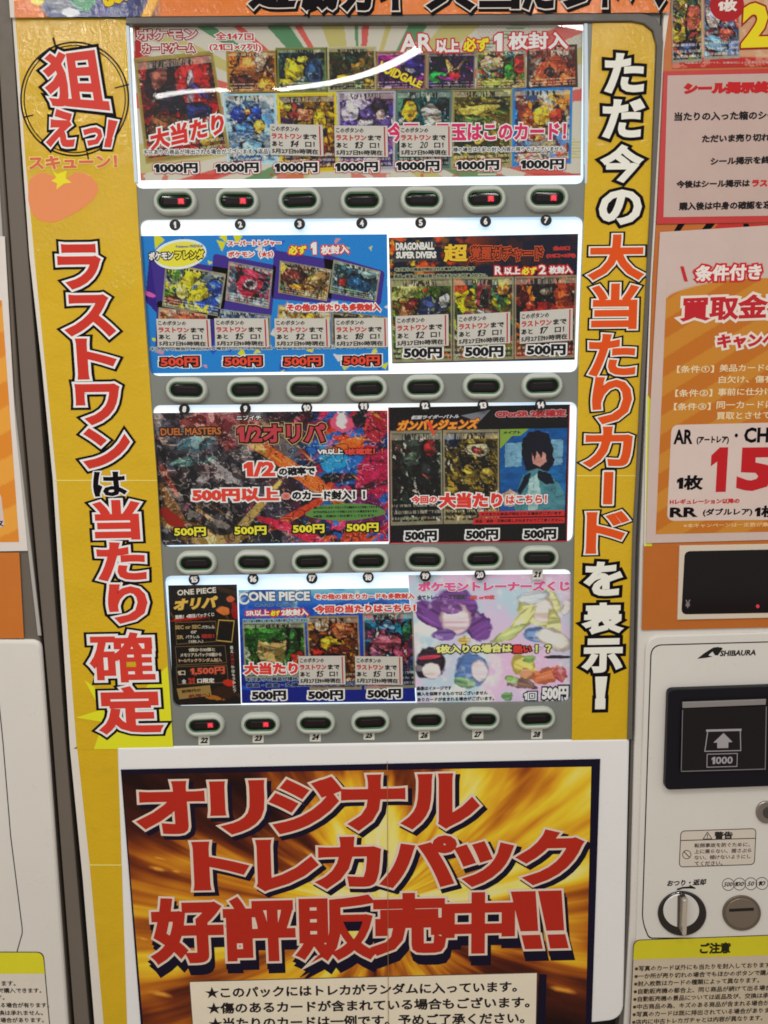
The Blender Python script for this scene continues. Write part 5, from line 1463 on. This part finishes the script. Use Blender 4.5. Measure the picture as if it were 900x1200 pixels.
text(CG, '1枚', 885, 592.5, 912, 14, [(BK, 0.6)], 0.0045)
text(CG, '※本キャンペーンは一定数が集まり次第', 801, 613.5, 930, 5.2, [((222, 172, 120), 0.2)], 0.0045)

OL = root('orange_sheet', 'plain orange sheet round the price display right of the yellow banner', 'sheet', 800, 737, 0.001)
prism('sheet', [(754.3, 638), (1000, 636), (1000, 733), (752, 738.5)], 0.0014, 0.0005, paper((172, 94, 24), True), OL)

PD = prism('price_display', [(796.5, 639.5), (1000, 636), (1000, 722), (794, 726.5)], 0.0045, 0.01, mat('cream_plastic', (196, 184, 168), rough=0.4), VM, bevel=0.001)
prism('display_screen', rounded([(802.5, 646), (1000, 642), (1000, 716.5), (798.5, 720)], [6, 0, 0, 6]), 0.0049, 0.0006, mat('black_screen', (20, 14, 15), rough=0.1, spec=0.22, bump=0.01, bscale=12), PD)
text(PD, '¥', 803.5, 703, 809, 9.5, [((120, 112, 112), 0.3)], 0.0053)
prism('red_lamp', [(888 + 2.0 * math.cos(a), 710.5 + 2.2 * math.sin(a)) for a in np.linspace(0, 6.283, 14, endpoint=False)], 0.0054, 0.0003, mat('small_red_led', (120, 20, 30), rough=0.3, emit=(0.9, 0.05, 0.1, 0.5)), PD)

DG = 0.0035                                                     # coin panel face
# maker's mark
poly_px(VM, 'maker_mark', [(817, 772), (826, 765), (836, 758.8), (843, 758), (839, 761), (842, 768), (838, 768), (835, 763.5), (830, 768), (835, 769.5), (827, 771)], (34, 32, 34), DG + 0.0002)
poly_px(VM, 'maker_mark', [(836, 759.3), (845, 758.6), (847, 760), (841.5, 767.6), (839, 762)], (34, 32, 34), DG + 0.0004)
text(VM, 'SHIBAURA', 844, 762.4, 886, 6.8, [((34, 32, 34), 0.35)], DG + 0.0003, name='maker_lettering', y1=761.2, shear=0.15)

# note acceptor
NA = prism('note_acceptor', rounded([(783.5, 808.5), (1000, 801), (1000, 918), (779.5, 926)], [6, 0, 0, 6]), DG + 0.012, 0.013, mat('dark_navy_plastic', (18, 17, 24), rough=0.4, spec=0.18), VM, bevel=0.0016)
prism('recess_plate', [(799, 819), (899, 816), (898, 903), (797.5, 905.5)], DG + 0.0125, 0.0004, mat('black_plastic', (18, 16, 20), rough=0.3, spec=0.15), NA)
prism('metal_lip', [(800, 823), (898, 819.5), (897.5, 826), (800, 830)], DG + 0.0155, 0.003, mat('brushed_steel', (150, 146, 146), rough=0.3, metal=0.6), NA, bevel=0.0008)
prism('cover_flap', rounded([(800.5, 831), (898, 827.5), (896.5, 902), (798, 905)], 2), DG + 0.0165, 0.0012, mat('smoked_cover', (24, 21, 23), rough=0.08, spec=0.25), NA, bevel=0.0004)
IC = (150, 148, 152)


def outline(parent, pts, w, c, d, name):
    P = np.array(pts, float)
    prism(name, P, d, 0.0001, ink(c), parent, holes=[offset2(P, w)])


for q in ([(799.5, 832), (800.4, 832), (798.8, 903), (797.9, 903)], [(798, 903.5), (896.5, 900.8), (896.5, 901.8), (798, 904.5)], [(897.6, 828), (898.6, 828), (897.3, 902), (896.3, 902)]):
    poly_px(NA, 'flap_edge', q, (116, 112, 116), DG + 0.0168)
outline(NA, [(829, 856.5), (868, 855.5), (868.6, 880), (825.4, 881)], 1.0, IC, DG + 0.0168, 'slot_symbol')
poly_px(NA, 'slot_symbol', [(827.5, 855), (869, 854), (869, 856.5), (827.5, 857.5)], IC, DG + 0.0170)
poly_px(NA, 'arrow_symbol', [(848, 859), (858.5, 869.5), (853.5, 870), (853.5, 876.5), (840.5, 876.8), (840.5, 870.3), (836, 870.3)], (150, 146, 150), DG + 0.0170)
outline(NA, [(828.3, 883.5), (864.5, 882.5), (864, 898.5), (828, 899.5)], 0.8, IC, DG + 0.0168, 'denomination_frame')
text(NA, '1000', 834, 887, 859, 8.6, [(IC, 0.35)], DG + 0.0169, name='denomination_lettering', y1=886.4)


def disc_part(name, cx, cy, rx, ry, d, thick, m, parent, bevel=0.001, n=40):
    a = np.linspace(0, 2 * math.pi, n, endpoint=False)
    return prism(name, np.stack([cx + rx * np.cos(a), cy + ry * np.sin(a)], 1), d, thick, m, parent, bevel=bevel)


steel = mat('worn_steel', (140, 134, 128), rough=0.28, metal=0.8, bump=0.03, bscale=120)
LK = disc_part('key_lock', 898.5, 952.5, 12, 13, DG + 0.004, 0.005, steel, VM, 0.002)
disc_part('key_barrel', 900.5, 952.5, 6.5, 7, DG + 0.0045, 0.001, mat('dark_steel', (80, 76, 74), rough=0.35, metal=0.6), LK, 0.0004)

text(VM, 'おつり・返却', 782, 1031.5, 828, 7.4, [((44, 40, 40), 0.3)], DG + 0.0003, name='return_lettering', y1=1029.8, shear=0.15)
poly_px(VM, 'turn_arrow', [(793, 1041.6), (800, 1039.4), (808, 1038.8), (808, 1036.8), (815.5, 1040.6), (815, 1041.6), (808, 1041.2), (800, 1041.4), (794, 1043.6)], (34, 30, 30), DG + 0.0003)
LV = disc_part('return_lever', 800, 1071.5, 28.5, 26, DG + 0.004, 0.005, mat('gloss_black_plastic', (26, 22, 22), rough=0.15, spec=0.6), VM, 0.003, 56)
disc_part('lever_disc', 798.5, 1067.5, 21, 19.5, DG + 0.0062, 0.002, mat('polished_steel', (236, 228, 212), rough=0.3, metal=0.35), LV, 0.001, 48)
prism('lever_groove', [(794, 1049.5), (803, 1048.5), (803, 1086.5), (793.5, 1087)], DG + 0.0064, 0.0006, mat('groove_shade', (78, 72, 66), rough=0.4), LV)
prism('lever_handle', rounded([(801.5, 1055.5), (805, 1054), (805.5, 1055), (804.6, 1096), (799.4, 1096), (801, 1060)][0:0] or [(801.2, 1055), (806, 1054.6), (804.6, 1096.5), (799.6, 1096.5)], 2, 4), DG + 0.022, 0.018, mat('chrome', (196, 186, 172), rough=0.2, metal=0.6), LV, bevel=0.001)
prism('lever_pivot', rounded([(796.5, 1048), (801.5, 1047), (806.5, 1056), (802, 1058.5)], 1.5, 3), DG + 0.012, 0.006, mat('gloss_black_plastic', (26, 22, 22), rough=0.15, spec=0.6), LV, bevel=0.0006)
for i, (cx, tx) in enumerate([(853.5, '500'), (866.7, '100'), (880, '50'), (893, '10')]):
    a = np.linspace(0, 6.283, 36, endpoint=False)
    cy = 1036.5 - i * 0.4
    prism('coin_symbol', np.stack([cx + 7.4 * np.cos(a), cy + 7.4 * np.sin(a)], 1), DG + 0.0003, 0.0001, ink((60, 54, 52)), VM,
          holes=[np.stack([cx + 6.7 * np.cos(a), cy + 6.7 * np.sin(a)], 1)])
    hw = 5.2 if len(tx) == 3 else 4.0
    text(VM, tx, cx - hw, cy - 2.6, cx + hw, 5.2, [((40, 36, 36), 0.12)], DG + 0.0004, name='coin_lettering', shear=0.25)
CSL = disc_part('coin_slot', 869.5, 1070.5, 22.5, 20.5, DG + 0.003, 0.004, mat('aged_brass_steel', (106, 96, 84), rough=0.35, metal=0.5, bump=0.03, bscale=90), VM, 0.001, 48)
disc_part('slot_face', 869.5, 1070.5, 19.3, 17.5, DG + 0.0042, 0.001, mat('aged_brass_face', (122, 112, 100), rough=0.3, metal=0.5), CSL, 0.0012, 48)
prism('slot_opening', [(854.5, 1065.2), (883.5, 1063.8), (883.5, 1067.2), (854.5, 1068.6)], DG + 0.0045, 0.0003, mat('slot_black', (24, 18, 16), rough=0.7), CSL)
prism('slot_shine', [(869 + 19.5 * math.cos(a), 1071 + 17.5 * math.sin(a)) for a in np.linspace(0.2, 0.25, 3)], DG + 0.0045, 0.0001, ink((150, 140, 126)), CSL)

WS = root('warning_sticker', 'small outlined warning sticker with a triangle heading, below the note slot', 'sticker', 842, 1016, DG)
wq = rounded([(797.5, 973.5), (886.5, 970.5), (884.5, 1013.5), (795.5, 1016.5)], 5)
outline(WS, wq, 0.9, (60, 54, 50), DG + 0.0003, 'outline')
prism('sheet', wq, DG + 0.00015, 0.0001, mat('clear_label', (198, 188, 176), rough=0.3), WS)
poly_px(WS, 'divider', [(797, 984.6), (886, 981.9), (886, 982.8), (797, 985.5)], (60, 54, 50), DG + 0.0004)
outline(WS, [(829, 974.3), (835, 983.3), (823.4, 983.6)], 0.8, (50, 46, 44), DG + 0.0003, 'warning_triangle')
text(WS, '!', 828.6, 977.3, 829.8, 4.8, [((50, 46, 44), 0.2)], DG + 0.0003)
text(WS, '警告', 837.5, 974.6, 859, 9, [((44, 40, 40), 0.45)], DG + 0.0003)
a = np.linspace(0, 6.283, 28, endpoint=False)
prism('prohibition_ring', np.stack([804.8 + 5.3 * np.cos(a), 1001.5 + 5.3 * np.sin(a)], 1), DG + 0.0003, 0.0001, ink((60, 54, 50)), WS, holes=[np.stack([804.8 + 4.5 * np.cos(a), 1001.5 + 4.5 * np.sin(a)], 1)])
poly_px(WS, 'prohibition_bar', [(801.3, 998.6), (802, 997.9), (808.4, 1004.3), (807.7, 1005)], (60, 54, 50), DG + 0.0004)
for i, (tx, x1) in enumerate([('転倒事故を防ぐために、', 879), ('上に乗らない、揺さぶら', 881), ('ない、傾けないようにし', 880), ('てください。', 847)]):
    text(WS, tx, 814, 988.3 + i * 7.1, x1, 5.2, [((60, 54, 50), 0.12)], DG + 0.0003, res=1)

CN = root('caution_notice', 'caution notice with a lime yellow header and eight small lines, under the coin slot', 'notice', 830, 1200, DG)
prism('outline', rounded([(742.5, 1101.5), (1000, 1092), (1000, 1240), (736, 1240)], [7, 0, 0, 0]), DG + 0.0005, 0.0003, ink((60, 56, 40)), CN)
prism('sheet', rounded([(743.3, 1102.4), (1000, 1093), (1000, 1240), (737, 1240)], [7, 0, 0, 0]), DG + 0.0008, 0.0003, paper((186, 172, 150)), CN)
prism('header', rounded([(743.3, 1102.4), (1000, 1093), (1000, 1116.5), (742, 1124.5)], [7, 0, 0, 0]), DG + 0.001, 0.0002, paper((196, 186, 34)), CN)
text(CN, 'ご注意', 820.5, 1105, 856.5, 13, [((40, 38, 24), 0.6)], DG + 0.0013)
for i, (tx, x1) in enumerate([('※写真のカード以外にも当たりを封入しております', 903), ('※一か所が売り切れの場合でもほかのボタンで購入', 905), ('※封入枚数はカードの種類によって異なります。', 890),
                              ('※自動販売機の都合上、同じ商品が続けて出る場合', 904), ('※自動販売機の景品については返品及び、交換は承れ', 908), ('※中古商品の為、キズのある商品が含まれる場合が', 902),
                              ('※写真のカードは既に排出されている場合がありま', 902), ('※店内に中古トレカガチャとは内容が異なります。', 894)]):
    x0 = 744 - i * 0.45
    text(CN, tx, x0, 1132 + i * 8.95, x1, 6.4, [((46, 38, 32), 0.13)], DG + 0.0012, y1=1127.6 + i * 8.85, res=1)

# ================================================================== left hand machine
VL = root('vending_machine', 'neighbouring pale vending machine cut off by the left edge of the picture', 'vending machine', -60, 1200, 0.0)
xe = float(W(18, 450, 0)[0])
boxmesh('cabinet', -1.6, xe - 0.006, 0.026, 0.75, 0.05, 2.3, mat('pale_cabinet', (170, 165, 158), rough=0.5), VL)
prism('door_panel', [(-260, -40), (-14, -40), (4, 200), (21, 450), (56, 860), (85, 1240), (-260, 1240)], 0.0, 0.028, COLUMN, VL, bevel=0.004)
prism('coin_panel', rounded([(-260, 748), (47, 750), (55, 860), (82, 1240), (-260, 1240)], [0, 10, 0, 0, 0]), 0.006, 0.008, CREAM, VL, bevel=0.007)
lp = np.array([(-2, 790), (-1, 820), (4, 870), (13, 980), (26.5, 1088), (26.5, 1094), (20, 1117)])
prism('panel_line', np.concatenate([lp, (lp - np.array([1.1, 0.2]))[::-1]]), 0.0063, 0.0003, ink((30, 28, 28)), VL)
prism('side_trim', [(-6, 200), (-2, 200), (14, 450), (48, 745), (44, 745), (10, 450)], 0.003, 0.003, mat('light_trim', (160, 158, 154), rough=0.4), VL, bevel=0.001)

L1 = root('striped_notice', 'white edged orange striped notice at the left edge, upper half', 'notice', 10, 645, 0.002)
prism('white_sheet', [(-120, 272), (6, 277), (21, 600), (32.5, 646), (-120, 648)][0:0] or [(-120, 274), (5.5, 277), (18, 500), (32.5, 645.5), (-120, 648)], 0.0036, 0.0006, paper((206, 198, 192), True), L1)


def lst(p):
    p.C[:] = (206, 128, 44)
    p.mix((np.floor((p.X * 0.5 + p.Y) / 30) % 2 == 0) * 1.0, (214, 150, 60))


painted('striped_panel', [(-100, 355), (2, 352), (22.3, 635), (-100, 637)], 0.0039, L1, lst, step=2)
prism('white_box', rounded([(-100, 575), (1, 578), (5.5, 618), (-100, 620)], [0, 5, 5, 0]), 0.0041, 0.0002, paper((198, 180, 172)), L1)
text(L1, '枚', -8, 609, 3.5, 8, [((40, 40, 70), 0.3)], 0.0043)
L2 = root('orange_sheet', 'plain orange sheet at the left edge just above the rounded coin panel', 'sheet', 5, 748, 0.001)
prism('sheet', [(-120, 648), (22.5, 647.5), (28, 748), (-120, 749)], 0.0034, 0.0005, paper((186, 104, 30), True), L2)

L3 = root('caution_notice', 'partly visible caution notice with a lime yellow header in the bottom left corner', 'notice', 10, 1200, 0.006)
prism('outline', rounded([(-160, 1115), (51, 1115.5), (62, 1240), (-160, 1240)], [0, 7, 0, 0]), 0.0066, 0.0003, ink((60, 56, 40)), L3)
prism('sheet', rounded([(-160, 1116), (50, 1116.5), (61, 1240), (-160, 1240)], [0, 7, 0, 0]), 0.0069, 0.0003, paper((204, 196, 184)), L3)
prism('header', rounded([(-160, 1116), (50, 1116.5), (52.5, 1141), (-160, 1141.5)], [0, 7, 0, 0]), 0.0071, 0.0002, paper((204, 198, 36)), L3)
for tx, x1, y in [('しております。', 18, 1149.5), ('ほかのボタンで購入できます。', 48, 1157.8), ('異なります。', 5, 1166), ('同じ商品が続けて出る場合が有ります。', 57, 1175), ('交換は承れません。', 50, 1184), ('含まれる場合があります。', 51, 1192.5)]:
    text(L3, tx, x1 - 6.9 * len(tx) * 0.95, y, x1, 6, [((46, 40, 34), 0.13)], 0.0073, y1=y, res=1)

if __name__ == '__main__':
    print('objects', len(bpy.data.objects))
